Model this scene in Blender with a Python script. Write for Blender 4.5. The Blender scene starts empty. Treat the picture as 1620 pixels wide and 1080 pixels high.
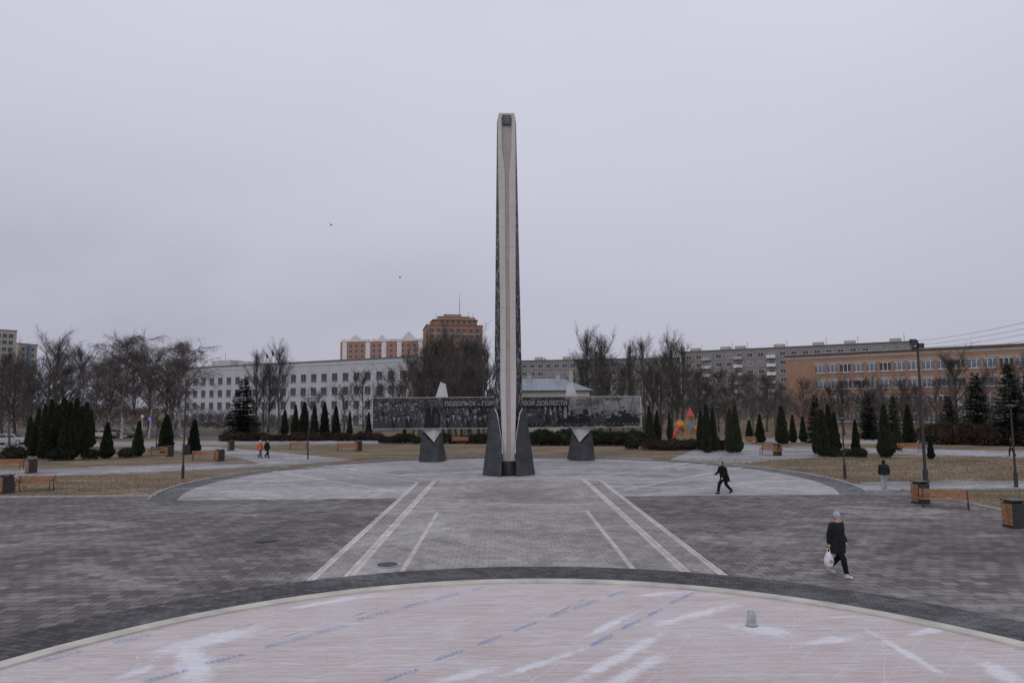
import bpy, bmesh, math, random
from mathutils import Vector, Matrix, noise
random.seed(7)
R=math.radians; PI=math.pi
scene=bpy.context.scene; col=scene.collection
# ------------------------------------------------------------ camera
CAM=Vector((-0.445,0,5.0)); F=1080.0
CM=(Matrix.Rotation(-0.0149,3,'Z')@Matrix.Rotation(R(95.3),3,'X')@Matrix.Rotation(-0.007,3,'Z'))
cd=bpy.data.cameras.new('camera'); cam=bpy.data.objects.new('camera',cd); col.objects.link(cam)
cd.lens=24; cd.sensor_width=36; cd.clip_end=6000; cd.clip_start=.1
cam.matrix_world=Matrix.Translation(CAM)@CM.to_4x4(); scene.camera=cam
def ray(px,py): return CM@Vector(((px-810)/F,(540-py)/F,-1))
def P(px,py,z=0.0):
    d=ray(px,py); t=(z-CAM.z)/d.z; return CAM+d*t
def At(px,py,Y):
    d=ray(px,py); return CAM+d*((Y-CAM.y)/d.y)
# ------------------------------------------------------------ helpers
class MB:
    def __init__(s): s.v=[]; s.f=[]; s.m=[]
    def add(s,vs,fs,mi=0):
        b=len(s.v); s.v+= [tuple(v) for v in vs]
        for f in fs: s.f.append(tuple(b+i for i in f)); s.m.append(mi)
    def box(s,c,d,mi=0,rz=0,T=None):
        x,y,z=d[0]/2,d[1]/2,d[2]/2
        vs=[Vector((a*x,b*y,e*z)) for a in(-1,1) for b in(-1,1) for e in(-1,1)]
        if rz: vs=[Matrix.Rotation(rz,3,'Z')@v for v in vs]
        if T: vs=[T@v for v in vs]
        vs=[v+Vector(c) for v in vs]
        s.add(vs,[(0,1,3,2),(4,6,7,5),(0,4,5,1),(2,3,7,6),(0,2,6,4),(1,5,7,3)],mi)
    def tube(s,pts,rs,n=6,mi=0,cap=True):
        pts=[Vector(p) for p in pts]; N=len(pts)
        if not hasattr(rs,'__len__'): rs=[rs]*N
        vs=[]; 
        for i,p in enumerate(pts):
            d=(pts[min(i+1,N-1)]-pts[max(i-1,0)])
            if d.length<1e-9: d=Vector((0,0,1))
            d.normalize()
            a=Vector((0,1,0)) if abs(d.y)<.8 else Vector((1,0,0))
            u=d.cross(a).normalized(); w=d.cross(u)
            for k in range(n):
                t=2*PI*k/n; vs.append(p+(u*math.cos(t)+w*math.sin(t))*rs[i])
        fs=[]
        for i in range(N-1):
            for k in range(n):
                k2=(k+1)%n; fs.append((i*n+k,i*n+k2,(i+1)*n+k2,(i+1)*n+k))
        if cap: fs.append(tuple(range(n))[::-1]); fs.append(tuple((N-1)*n+k for k in range(n)))
        s.add(vs,fs,mi)
    def spike(s,p,d,r,mi=0):
        p=Vector(p); d=Vector(d); a=Vector((.3,.9,.1)); u=d.cross(a)
        if u.length<1e-6: u=Vector((1,0,0))
        u.normalize(); w=d.cross(u).normalized()
        vs=[p+u*r,p-u*r*.5+w*r*.87,p-u*r*.5-w*r*.87,p+d]
        s.add(vs,[(0,1,3),(1,2,3),(2,0,3)],mi)
    def ell(s,c,r,mi=0,n=12,m=8,T=None):
        c=Vector(c); vs=[]
        for j in range(1,m):
            ph=PI*j/m
            for i in range(n):
                th=2*PI*i/n; v=Vector((r[0]*math.sin(ph)*math.cos(th),r[1]*math.sin(ph)*math.sin(th),r[2]*math.cos(ph)))
                vs.append(c+(T@v if T else v))
        tv=Vector((0,0,r[2])); bv=-tv
        vs.append(c+(T@tv if T else tv)); vs.append(c+(T@bv if T else bv)); t=len(vs)-2; b=t+1
        fs=[]
        for j in range(m-2):
            for i in range(n):
                i2=(i+1)%n; fs.append((j*n+i,(j+1)*n+i,(j+1)*n+i2,j*n+i2))
        for i in range(n):
            i2=(i+1)%n; fs.append((t,i,i2)); fs.append((b,(m-2)*n+i2,(m-2)*n+i))
        s.add(vs,fs,mi)
    def loft(s,rings,n=14,mi=0):   # rings: (cx,cy,z,rx,ry)
        vs=[]
        for (cx,cy,z,rx,ry) in rings:
            for k in range(n):
                t=2*PI*k/n; vs.append((cx+rx*math.cos(t),cy+ry*math.sin(t),z))
        fs=[]
        for i in range(len(rings)-1):
            for k in range(n):
                k2=(k+1)%n; fs.append((i*n+k,i*n+k2,(i+1)*n+k2,(i+1)*n+k))
        fs.append(tuple(range(n))[::-1]); fs.append(tuple((len(rings)-1)*n+k for k in range(n)))
        s.add(vs,fs,mi)
    def prism(s,poly,z0,z1,mi=0):
        n=len(poly); vs=[(p[0],p[1],z0) for p in poly]+[(p[0],p[1],z1) for p in poly]
        fs=[tuple(range(n))[::-1],tuple(range(n,2*n))]+[(i,(i+1)%n,n+(i+1)%n,n+i) for i in range(n)]
        s.add(vs,fs,mi)
    def prismY(s,poly,y0,y1,mi=0):
        n=len(poly); vs=[(p[0],y0,p[1]) for p in poly]+[(p[0],y1,p[1]) for p in poly]
        fs=[tuple(range(n)),tuple(range(n,2*n))[::-1]]+[(i,n+i,n+(i+1)%n,(i+1)%n) for i in range(n)]
        s.add(vs,fs,mi)
    def mesh(s,name,mats,smooth=False):
        me=bpy.data.meshes.new(name); me.from_pydata(s.v,[],s.f)
        for m in (mats if isinstance(mats,(list,tuple)) else [mats]): me.materials.append(m)
        me.polygons.foreach_set('material_index',s.m)
        if smooth: me.polygons.foreach_set('use_smooth',[True]*len(s.f))
        me.update(); return me
    def build(s,name,mats,parent=None,smooth=False,fix=False):
        me=s.mesh(name,mats,smooth)
        if fix:
            b=bmesh.new(); b.from_mesh(me); bmesh.ops.recalc_face_normals(b,faces=b.faces); b.to_mesh(me); b.free()
        return link(name,me,parent)
def link(name,me,parent=None):
    o=bpy.data.objects.new(name,me); col.objects.link(o)
    if parent: o.parent=parent
    return o
def tag(o,label,cat,group=None,kind=None):
    if label: o['label']=label
    if cat: o['category']=cat
    if group: o['group']=group
    if kind: o['kind']=kind
    return o
def empty(name,loc,rz=0,label=None,cat=None,group=None):
    o=bpy.data.objects.new(name,None); o.empty_display_size=.2; col.objects.link(o); o.location=loc; o.rotation_euler=(0,0,rz)
    return tag(o,label,cat,group)
def dup(root,loc,rz=0,sc=1,label=None,group=None):
    r=root.copy(); col.objects.link(r); r.location=loc; r.rotation_euler=(0,0,rz)
    r.scale=(sc,sc,sc) if not hasattr(sc,'__len__') else sc
    if label: r['label']=label
    if group: r['group']=group
    for ch in list(root.children):
        c=ch.copy(); col.objects.link(c); c.parent=r
        for g in list(ch.children):
            d=g.copy(); col.objects.link(d); d.parent=c
    return r
def bake(o):
    bpy.context.view_layer.update()
    dg=bpy.context.evaluated_depsgraph_get(); ev=o.evaluated_get(dg)
    me=bpy.data.meshes.new_from_object(ev); mats=[m for m in o.data.materials]
    o.modifiers.clear(); o.data=me
    if len(me.materials)==0:
        for m in mats: me.materials.append(m)
def remesh(o,vox,smooth=4):
    m=o.modifiers.new('r','REMESH'); m.mode='VOXEL'; m.voxel_size=vox; m.use_smooth_shade=True
    if smooth:
        k=o.modifiers.new('s','SMOOTH'); k.iterations=smooth; k.factor=.5
    bake(o)
# ------------------------------------------------------------ materials
def newmat(name):
    m=bpy.data.materials.new(name); m.use_nodes=True; nt=m.node_tree; b=nt.nodes['Principled BSDF']; return m,nt,b
def N(nt,t,**k):
    n=nt.nodes.new(t)
    for a,v in k.items():
        if a in n.inputs: n.inputs[a].default_value=v
        else: setattr(n,a,v)
    return n
def rgba(c): return (c[0],c[1],c[2],1)
def mixc(nt,fac,a,b,mode='MIX'):
    n=nt.nodes.new('ShaderNodeMix'); n.data_type='RGBA'; n.blend_type=mode
    for s,v in ((0,fac),(6,a),(7,b)):
        if isinstance(v,bpy.types.NodeSocket): nt.links.new(v,n.inputs[s])
        else: n.inputs[s].default_value=v if s==0 else rgba(v)
    return n.outputs[2]
def ramp(nt,src,a,b):
    n=nt.nodes.new('ShaderNodeMapRange'); n.inputs[1].default_value=a; n.inputs[2].default_value=b; nt.links.new(src,n.inputs[0]); return n.outputs[0]
def math_(nt,op,a,b):
    n=nt.nodes.new('ShaderNodeMath'); n.operation=op
    for s,v in ((0,a),(1,b)):
        if isinstance(v,bpy.types.NodeSocket): nt.links.new(v,n.inputs[s])
        else: n.inputs[s].default_value=v
    return n.outputs[0]
def nz(nt,vec,scale,detail=4,rough=.55,dist=0):
    n=nt.nodes.new('ShaderNodeTexNoise'); n.inputs['Scale'].default_value=scale; n.inputs['Detail'].default_value=detail
    n.inputs['Roughness'].default_value=rough; n.inputs['Distortion'].default_value=dist; nt.links.new(vec,n.inputs['Vector']); return n.outputs['Fac']
def mp(nt,vec,rot=0,sc=(1,1,1),typ='POINT',loc=(0,0,0)):
    n=nt.nodes.new('ShaderNodeMapping'); n.vector_type=typ; n.inputs['Rotation'].default_value=(0,0,rot); n.inputs['Scale'].default_value=sc; n.inputs['Location'].default_value=loc; nt.links.new(vec,n.inputs['Vector']); return n.outputs[0]
def bumpn(nt,b,h,st,dist=.02):
    n=nt.nodes.new('ShaderNodeBump'); n.inputs['Strength'].default_value=st; n.inputs['Distance'].default_value=dist
    nt.links.new(h,n.inputs['Height']); nt.links.new(n.outputs[0],b.inputs['Normal'])
def M(name,c1,c2=None,scale=3,rough=.8,bump=0,metal=0,lo=.35,hi=.65,rnd=0,spec=None):
    m,nt,b=newmat(name); b.inputs['Roughness'].default_value=rough; b.inputs['Metallic'].default_value=metal
    if spec is not None: b.inputs['Specular IOR Level'].default_value=spec
    if c2 is None: c2=tuple(x*.8 for x in c1)
    tc=N(nt,'ShaderNodeTexCoord'); v=tc.outputs['Object']
    f=nz(nt,v,scale,5); c=mixc(nt,ramp(nt,f,lo,hi),c1,c2)
    if rnd:
        oi=N(nt,'ShaderNodeObjectInfo'); r=N(nt,'ShaderNodeMapRange'); nt.links.new(oi.outputs['Random'],r.inputs[0]); r.inputs[3].default_value=1-rnd; r.inputs[4].default_value=1+rnd
        hv=N(nt,'ShaderNodeHueSaturation'); nt.links.new(r.outputs[0],hv.inputs['Value']); nt.links.new(c,hv.inputs['Color']); c=hv.outputs[0]
    nt.links.new(c,b.inputs['Base Color'])
    if bump: bumpn(nt,b,nz(nt,v,scale*6,4),bump)
    return m
def paving(name,c1,c2,mort,bw=.6,bh=.3,rot=0,dust=.0,stain=.5,dustcol=(.5,.5,.53),offs=.5,ms=.018,dpos=(.48,.68)):
    m,nt,b=newmat(name); tc=N(nt,'ShaderNodeTexCoord'); v=tc.outputs['Object']
    br=N(nt,'ShaderNodeTexBrick'); nt.links.new(mp(nt,v,rot),br.inputs['Vector'])
    br.inputs['Scale'].default_value=1; br.inputs['Brick Width'].default_value=bw; br.inputs['Row Height'].default_value=bh
    br.inputs['Mortar Size'].default_value=ms; br.inputs['Mortar Smooth'].default_value=.3; br.offset=offs; br.inputs['Bias'].default_value=-.1
    br.inputs['Color1'].default_value=rgba(c1); br.inputs['Color2'].default_value=rgba(c2); br.inputs['Mortar'].default_value=rgba(mort)
    c=br.outputs['Color']
    s=nz(nt,v,.15,8,.68,.8); c=mixc(nt,stain,c,mixc(nt,ramp(nt,s,.36,.64),(.60,.58,.57),(1.30,1.30,1.31)),'MULTIPLY')
    s5=nz(nt,v,1.1,7,.75,.5); c=mixc(nt,.7,c,mixc(nt,ramp(nt,s5,.35,.65),(.70,.69,.68),(1.26,1.26,1.26)),'MULTIPLY')
    g=nz(nt,v,16,4,.7); c=mixc(nt,.6,c,mixc(nt,ramp(nt,g,.3,.7),(.65,.65,.65),(1.33,1.33,1.33)),'MULTIPLY')
    w=nz(nt,mp(nt,v,R(-10),(.09,.20,1)),1.0,9,.7,1.4); w2=nz(nt,v,1.4,9,.78)
    mu=math_(nt,'MULTIPLY',ramp(nt,w,*dpos),ramp(nt,w2,.38,.62)); mu=math_(nt,'MULTIPLY',mu,dust)
    c=mixc(nt,mu,c,dustcol)
    nt.links.new(c,b.inputs['Base Color'])
    rr=N(nt,'ShaderNodeMapRange'); nt.links.new(s,rr.inputs[0]); rr.inputs[3].default_value=.6; rr.inputs[4].default_value=.95; nt.links.new(rr.outputs[0],b.inputs['Roughness'])
    b.inputs['Specular IOR Level'].default_value=.3
    bumpn(nt,b,br.outputs['Fac'],-.6,.012)
    return m
m_plaza=paving('dark brown grey pavers',(.100,.088,.084),(.205,.188,.180),(.040,.036,.035),.44,.34,0,.85,.85,(.42,.41,.41),ms=.018,dpos=(.50,.66))
m_light=paving('light grey pavers',(.265,.255,.258),(.33,.32,.322),(.18,.172,.173),.5,.33,R(0),.85,.6,(.52,.515,.53),dpos=(.43,.60),ms=.012)
m_corr=paving('mid grey pavers',(.240,.222,.218),(.315,.298,.292),(.14,.13,.127),.36,.36,0,.85,.65,(.50,.485,.485),ms=.013,dpos=(.45,.63))
m_side=paving('pinkish grey pavers',(.23,.21,.205),(.31,.288,.28),(.13,.12,.12),.36,.36,0,.5,.6,ms=.013)
m_dark=paving('charcoal setts',(.045,.044,.046),(.11,.108,.112),(.02,.02,.022),.26,.17,R(20),.5,.7,(.25,.25,.27),ms=.014)
m_ring=paving('grey ring setts',(.080,.078,.083),(.15,.147,.153),(.05,.05,.052),.26,.17,R(20),.7,.7,(.36,.36,.38),ms=.014,dpos=(.48,.64))
m_strip=paving('pale strip slabs',(.46,.43,.41),(.58,.55,.525),(.28,.26,.255),.4,.2,R(90),.3,.45)
m_path=paving('path pavers',(.225,.22,.228),(.30,.292,.30),(.14,.14,.144),.4,.2,0,.9,.6,(.50,.50,.52),dpos=(.42,.62))
m_asph=M('asphalt',(.07,.07,.075),(.11,.11,.115),.8,.85,.2)
m_kerb=M('kerb concrete',(.40,.39,.395),(.26,.26,.27),1.5,.85,.2)
m_rim=M('cream stone rim',(.56,.53,.47),(.38,.36,.33),1.3,.7,.2)
def lawn():
    m,nt,b=newmat('dormant lawn'); tc=N(nt,'ShaderNodeTexCoord'); v=tc.outputs['Object']
    a=nz(nt,mp(nt,v,R(8),(.6,1.6,1)),.22,9,.72,.9); f=nz(nt,v,9,6,.8); g=nz(nt,mp(nt,v,R(-6),(.5,1.4,1)),.5,9,.78,.6); l=nz(nt,v,3.5,6,.8)
    c=mixc(nt,ramp(nt,f,.3,.7),(.13,.092,.058),(.34,.262,.178))
    c=mixc(nt,ramp(nt,a,.42,.58),c,mixc(nt,ramp(nt,f,.3,.7),(.068,.052,.034),(.20,.155,.104)))
    c=mixc(nt,math_(nt,'MULTIPLY',ramp(nt,l,.56,.66),.7),c,(.085,.052,.032))
    c=mixc(nt,math_(nt,'MULTIPLY',ramp(nt,g,.54,.68),.75),c,(.42,.385,.35))
    nt.links.new(c,b.inputs['Base Color']); b.inputs['Roughness'].default_value=.95; b.inputs['Specular IOR Level'].default_value=.1
    bumpn(nt,b,f,.8,.08); return m
m_lawn=lawn()
BX,BY=.1,7.8
def film():
    m,nt,b=newmat('plastic film over pink boards'); tc=N(nt,'ShaderNodeTexCoord'); v=tc.outputs['Object']
    A=R(-48)
    def seams(rot,w_,h_,ms):
        br=N(nt,'ShaderNodeTexBrick'); wv=mp(nt,v,rot); nt.links.new(wv,br.inputs['Vector']); br.inputs['Scale'].default_value=1
        br.inputs['Brick Width'].default_value=w_; br.inputs['Row Height'].default_value=h_; br.inputs['Mortar Size'].default_value=ms; br.inputs['Mortar Smooth'].default_value=.4
        br.inputs['Color1'].default_value=(.55,.40,.375,1); br.inputs['Color2'].default_value=(.62,.48,.45,1); br.inputs['Mortar'].default_value=(.38,.28,.26,1); return br
    b1=seams(R(-14),2.4,1.2,.012); c=b1.outputs['Color']
    s1=nz(nt,mp(nt,v,R(-14),(.22,8,1)),1.8,9,.78,.4)
    s2=nz(nt,mp(nt,v,A,(.22,6,1)),1.1,9,.75,.6)
    s3=nz(nt,v,.4,9,.7,.8)
    c=mixc(nt,math_(nt,'MULTIPLY',ramp(nt,s1,.45,.58),.75),c,(.70,.62,.62))
    c=mixc(nt,math_(nt,'MULTIPLY',ramp(nt,s2,.48,.60),.7),c,(.73,.68,.70))
    c=mixc(nt,math_(nt,'MULTIPLY',ramp(nt,s3,.44,.66),.7),c,(.73,.69,.72))
    s4=nz(nt,mp(nt,v,R(-14),(.6,11,1)),2.0,8,.78,.9)
    c=mixc(nt,math_(nt,'MULTIPLY',ramp(nt,s4,.53,.62),.55),c,(.44,.33,.31))
    c=mixc(nt,.22,c,(.74,.70,.72))
    b2=seams(A,30,.75,.012); c=mixc(nt,math_(nt,'MULTIPLY',b2.outputs['Fac'],.5),c,(.78,.76,.79))
    s6=nz(nt,mp(nt,v,R(30),(.9,7,1)),1.5,8,.78,2.0)
    c=mixc(nt,math_(nt,'MULTIPLY',ramp(nt,s6,.61,.66),.4),c,(.80,.78,.82))
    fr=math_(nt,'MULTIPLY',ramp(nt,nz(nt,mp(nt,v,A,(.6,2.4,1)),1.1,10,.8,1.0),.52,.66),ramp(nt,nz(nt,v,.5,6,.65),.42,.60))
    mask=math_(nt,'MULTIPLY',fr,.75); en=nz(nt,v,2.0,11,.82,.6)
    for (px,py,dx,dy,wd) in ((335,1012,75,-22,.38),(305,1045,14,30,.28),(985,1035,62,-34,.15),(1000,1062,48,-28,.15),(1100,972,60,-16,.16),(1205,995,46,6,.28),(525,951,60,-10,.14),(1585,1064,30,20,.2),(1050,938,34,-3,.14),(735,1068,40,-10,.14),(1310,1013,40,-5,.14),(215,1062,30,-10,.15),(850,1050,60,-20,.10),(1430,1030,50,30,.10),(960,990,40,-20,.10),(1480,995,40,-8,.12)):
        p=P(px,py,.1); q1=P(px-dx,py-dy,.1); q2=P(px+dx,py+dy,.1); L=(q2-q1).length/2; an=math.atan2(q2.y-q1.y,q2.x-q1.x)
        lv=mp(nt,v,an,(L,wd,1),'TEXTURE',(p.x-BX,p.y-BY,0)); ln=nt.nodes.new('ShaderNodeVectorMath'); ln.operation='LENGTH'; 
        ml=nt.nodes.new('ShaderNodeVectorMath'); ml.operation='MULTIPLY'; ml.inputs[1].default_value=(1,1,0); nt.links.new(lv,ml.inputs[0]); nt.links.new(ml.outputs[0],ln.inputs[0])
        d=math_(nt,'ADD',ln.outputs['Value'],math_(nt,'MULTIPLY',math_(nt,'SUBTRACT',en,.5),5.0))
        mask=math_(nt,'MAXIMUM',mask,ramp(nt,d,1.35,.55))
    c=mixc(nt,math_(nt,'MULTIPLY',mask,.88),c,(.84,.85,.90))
    nt.links.new(c,b.inputs['Base Color'])
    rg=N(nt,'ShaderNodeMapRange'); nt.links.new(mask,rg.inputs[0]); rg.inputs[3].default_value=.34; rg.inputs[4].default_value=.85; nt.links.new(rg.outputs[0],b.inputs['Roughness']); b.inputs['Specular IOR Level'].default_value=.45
    h1=nz(nt,mp(nt,v,R(-14),(.8,4,1)),2.2,8,.7,1.5); h2=nz(nt,mp(nt,v,A,(.7,5,1)),1.7,7,.65,1.0)
    bumpn(nt,b,math_(nt,'ADD',h1,h2),.7,.12); return m
m_film=film()
m_blue=M('blue ink',(.07,.28,.66),(.14,.36,.70),6,.9,spec=.05)
m_seam=M('film seam tape',(.74,.71,.74),(.58,.52,.53),3,.4)
def face():
    m,nt,b=newmat('beige concrete facing'); tc=N(nt,'ShaderNodeTexCoord'); v=tc.outputs['Object']
    f=nz(nt,mp(nt,v,0,(3,1,.25)),1.2,7,.65); g=nz(nt,v,5,5,.6)
    c=mixc(nt,ramp(nt,f,.3,.7),(.57,.535,.515),(.45,.42,.405)); c=mixc(nt,.4,c,mixc(nt,g,(.75,.75,.75),(1.2,1.2,1.2)),'MULTIPLY')
    sp=N(nt,'ShaderNodeSeparateXYZ'); nt.links.new(v,sp.inputs[0]); fr=math_(nt,'FRACT',math_(nt,'DIVIDE',sp.outputs['Z'],1.5),0); j=math_(nt,'LESS_THAN',fr,.022)
    c=mixc(nt,math_(nt,'MULTIPLY',j,.6),c,(.25,.24,.24)); nt.links.new(c,b.inputs['Base Color']); b.inputs['Roughness'].default_value=.85; return m
m_beige=face()
m_pinkg=M('recessed grey pink facing',(.40,.355,.35),(.32,.285,.28),.9,.85,.1)
def slabmat():
    m,nt,b=newmat('dark granite slabs'); tc=N(nt,'ShaderNodeTexCoord'); v=tc.outputs['Object']
    f=nz(nt,v,1.2,7,.7); g=nz(nt,v,22,3,.6)
    c=mixc(nt,ramp(nt,f,.3,.7),(.030,.033,.038),(.068,.072,.080)); c=mixc(nt,.5,c,mixc(nt,g,(.5,.5,.5),(1.5,1.5,1.5)),'MULTIPLY')
    sp=N(nt,'ShaderNodeSeparateXYZ'); nt.links.new(v,sp.inputs[0]); fr=math_(nt,'FRACT',math_(nt,'DIVIDE',math_(nt,'ADD',sp.outputs['Z'],math_(nt,'MULTIPLY',sp.outputs['X'],.25)),.75),0)
    c=mixc(nt,math_(nt,'MULTIPLY',math_(nt,'LESS_THAN',fr,.04),.6),c,(.012,.012,.014))
    nt.links.new(c,b.inputs['Base Color']); b.inputs['Roughness'].default_value=.75; b.inputs['Specular IOR Level'].default_value=.25; bumpn(nt,b,f,.4,.1); return m
m_rock=slabmat()
def relief(name,lo,hi,sc,pos=(.42,.6),st=(1,1,.6)):
    m,nt,b=newmat(name); tc=N(nt,'ShaderNodeTexCoord'); v=tc.outputs['Object']
    vo=N(nt,'ShaderNodeTexVoronoi'); vo.feature='DISTANCE_TO_EDGE'; vo.inputs['Scale'].default_value=sc*1.2; nt.links.new(mp(nt,v,0,st),vo.inputs['Vector'])
    f=nz(nt,mp(nt,v,0,st),sc*1.6,8,.72,1.6)
    c=mixc(nt,ramp(nt,f,*pos),lo,hi)
    c=mixc(nt,ramp(nt,vo.outputs['Distance'],.06,.02),c,lo)
    nt.links.new(c,b.inputs['Base Color']); b.inputs['Roughness'].default_value=.6; b.inputs['Specular IOR Level'].default_value=.25; bumpn(nt,b,f,.5,.05); return m
m_relief=relief('engraved granite relief',(.018,.019,.023),(.27,.275,.295),1.5,(.49,.58),(1,1,.7))
m_pan=relief('photo collage print dark',(.022,.022,.026),(.16,.162,.172),1.6,(.45,.66))
m_panl=relief('photo collage print pale',(.11,.115,.125),(.25,.255,.27),.55,(.4,.62))
m_g=[M('print black',(.016,.016,.019),None,2,.6,spec=.2),M('print dark grey',(.045,.046,.05),None,2,.6,spec=.2),M('print mid grey',(.13,.132,.14),(.06,.06,.065),3,.6,lo=.45,hi=.55,spec=.2),M('print pale grey',(.29,.295,.31),(.13,.13,.14),3,.6,lo=.45,hi=.55,spec=.2)]
m_white=M('white paint',(.66,.66,.68),(.54,.54,.56),1.2,.6)
m_stonew=M('pale stone',(.56,.56,.56),(.44,.44,.45),.8,.7,.1)
m_black=M('black metal',(.022,.022,.025),(.035,.035,.038),5,.5)
m_dgrey=M('dark grey metal',(.045,.047,.052),None,5,.45,0,.3)
m_wood=M('orange stained wood',(.36,.185,.09),(.21,.105,.052),6,.6,.3)
m_bark=M('dark bark',(.055,.048,.045),(.10,.088,.082),3,.9,.4)
m_twig=M('bare twigs',(.092,.078,.073),(.060,.051,.049),.6,.9,0,rnd=.3)
m_birchb=M('birch bark',(.40,.39,.38),(.10,.09,.09),4,.8,.2,lo=.45,hi=.6)
m_twigb=M('birch twigs',(.15,.13,.123),(.105,.090,.087),.6,.9,0,rnd=.2)
m_th=[M('evergreen foliage dark',(.018,.026,.017),(.03,.04,.025),2,.9,0,rnd=.3,spec=.15),M('evergreen foliage mid',(.032,.042,.025),(.045,.05,.03),2,.9,0,rnd=.3,spec=.15),M('evergreen foliage brown',(.06,.052,.035),(.04,.042,.028),2,.9,0,rnd=.3,spec=.15)]
m_sp=[M('spruce needles dark',(.018,.026,.021),(.03,.04,.031),2,.9,0,rnd=.25,spec=.15),M('spruce needles mid',(.035,.047,.038),(.048,.058,.045),2,.9,0,rnd=.25,spec=.15)]
m_hb=[M('shrub leaves maroon',(.062,.036,.032),(.09,.056,.046),2,.9,0,rnd=.3,spec=.1),M('shrub leaves dark',(.03,.026,.02),(.045,.040,.03),2,.9,0,rnd=.3,spec=.1)]
m_glass=M('window glass',(.028,.032,.042),(.07,.078,.095),.35,.3)
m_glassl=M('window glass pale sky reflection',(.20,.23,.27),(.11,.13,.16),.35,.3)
m_frame=M('white window frame',(.58,.58,.60),None,3,.6)
m_roofm=M('dark roof felt',(.11,.11,.12),(.16,.16,.17),.5,.8)
# ------------------------------------------------------------ ground and setting
def sheet(name,pts,z,m):
    b=MB(); b.add([(p[0],p[1],z) for p in pts],[tuple(range(len(pts)))]); o=b.build(name,m); 
    if o.data.polygons[0].normal.z<0: o.data.flip_normals()
    o['kind']='structure'; return o
sheet('ground',[(-3000,-300),(3000,-300),(3000,4000),(-3000,4000)],0,m_lawn)
XR=22.3
sheet('plaza_paving',[(-90,-60),(XR,-60),(XR,39.3),(19,39.3),(-19,39.3),(-90,39.3)],.004,m_plaza)
CY=45.5
def arc(r,a0,a1,n,cx=0,cy=CY): return [(cx+r*math.cos(a0+(a1-a0)*i/n),cy+r*math.sin(a0+(a1-a0)*i/n)) for i in range(n+1)]
def clipa(r,Y): return math.asin((Y-CY)/r)
Yc=37.6
a=clipa(19.6,Yc); sheet('plaza_circle_paving',arc(19.6,a,PI-a,96),.012,m_light)
a2=clipa(21,Yc); b=MB(); o1=arc(21,a2,PI-a2,96); i1=arc(19.6,a,PI-a,96)
b.add([(p[0],p[1],.012) for p in o1+i1],[(i,i+1,97+i+1,97+i) for i in range(96)]); tag(b.build('dark_ring_paving',m_ring),None,None,kind='structure')
sheet('central_walk_paving',[(-5.0,19),(5.0,19),(5.0,46.2),(-5.0,46.2)],.016,m_corr)
for s_ in(-1,1): sheet('side_strip_paving',[(s_*5.0,19),(s_*5.95,19),(s_*5.95,45),(s_*5.0,46.2)],.016,m_side)
def strip(pts,w):
    pts=[Vector((p[0],p[1],0)) for p in pts]; L=[];Rr=[]
    for i,p in enumerate(pts):
        d0=(pts[i]-pts[i-1]).normalized() if i>0 else None; d1=(pts[i+1]-pts[i]).normalized() if i<len(pts)-1 else None
        d=((d0 or d1)+(d1 or d0)).normalized(); n=Vector((-d.y,d.x,0)); k=1/max(.4,n.dot(Vector((-(d1 or d0).y,(d1 or d0).x,0))))
        L.append(p+n*w/2*k); Rr.append(p-n*w/2*k)
    return L,Rr
bz=MB()
def addstrip(pts,w,z):
    L,Rr=strip(pts,w)
    for i in range(len(L)-1): bz.add([(Rr[i].x,Rr[i].y,z),(Rr[i+1].x,Rr[i+1].y,z),(L[i+1].x,L[i+1].y,z),(L[i].x,L[i].y,z)],[(0,1,2,3)])
for s in(-1,1):
    addstrip([(s*5.98,19.6),(s*5.98,45.2)],.24,.020)
    addstrip([(s*4.98,19.6),(s*4.98,46.4),(s*15.3,58.2)],.32,.020)
    addstrip([(s*5.98,45.2),(s*6.9,46.2),(s*16.6,57.3)],.24,.024)
    addstrip([(s*3.5,20.4),(s*3.5,32.6)],.22,.020)
    addstrip([(s*6.6,40.3),(s*18.2,53.9)],.36,.020)
tag(bz.build('pale_line_paving',m_strip),None,None,kind='structure')
def kerb(pts,w=.15,h=.1,name='kerb',m=m_kerb):
    L,Rr=strip(pts,w); b=MB()
    for i in range(len(L)-1):
        q=[Rr[i],Rr[i+1],L[i+1],L[i]]
        b.add([(p.x,p.y,0) for p in q]+[(p.x,p.y,h) for p in q],[(4,5,6,7),(0,1,5,4),(2,3,7,6),(1,2,6,5),(3,0,4,7)])
    return tag(b.build(name,m),None,None,kind='structure')
def ringsheet(name,r0,r1,z,m,n=160):
    b=MB(); vs=[]
    for r in(r0,r1):
        for i in range(n): vs.append((BX+r*math.cos(2*PI*i/n),BY+r*math.sin(2*PI*i/n),z))
    b.add(vs,[(i,n+i,n+(i+1)%n,(i+1)%n) for i in range(n)])
    o=b.build(name,m)
    if o.data.polygons[0].normal.z<0:o.data.flip_normals()
    return o
ringsheet('basin_ring_paving',11.95,13.85,.028,m_dark)['kind']='structure'
def path(pts,z,m=m_path,name='path'):
    w=[P(*p) for p in pts]; sheet(name,[(p.x,p.y) for p in w],z,m)
path([(-260,768),(-100,762),(0,757),(200,749),(425,738),(470,733),(330,734),(200,739),(0,745),(-260,752)],.008)
path([(425,738),(560,727),(430,714),(345,707),(250,702),(150,701),(320,716),(380,724)],.004)
path([(-300,712),(400,703),(800,700),(1180,699),(1900,708),(1900,701),(1180,694),(800,695),(400,697),(-300,704)],.008)
path([(1060,727),(1175,732),(1330,720),(1250,708),(1180,702),(1120,702)],.0045)
path([(1230,713),(1420,718),(1900,731),(1900,722),(1420,710),(1200,707)],.0085)
sheet('side_path',[(19,39.3),(24,39.3),(90,39.3),(90,42.3),(20.8,42.3)],.006,m_path)
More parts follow.
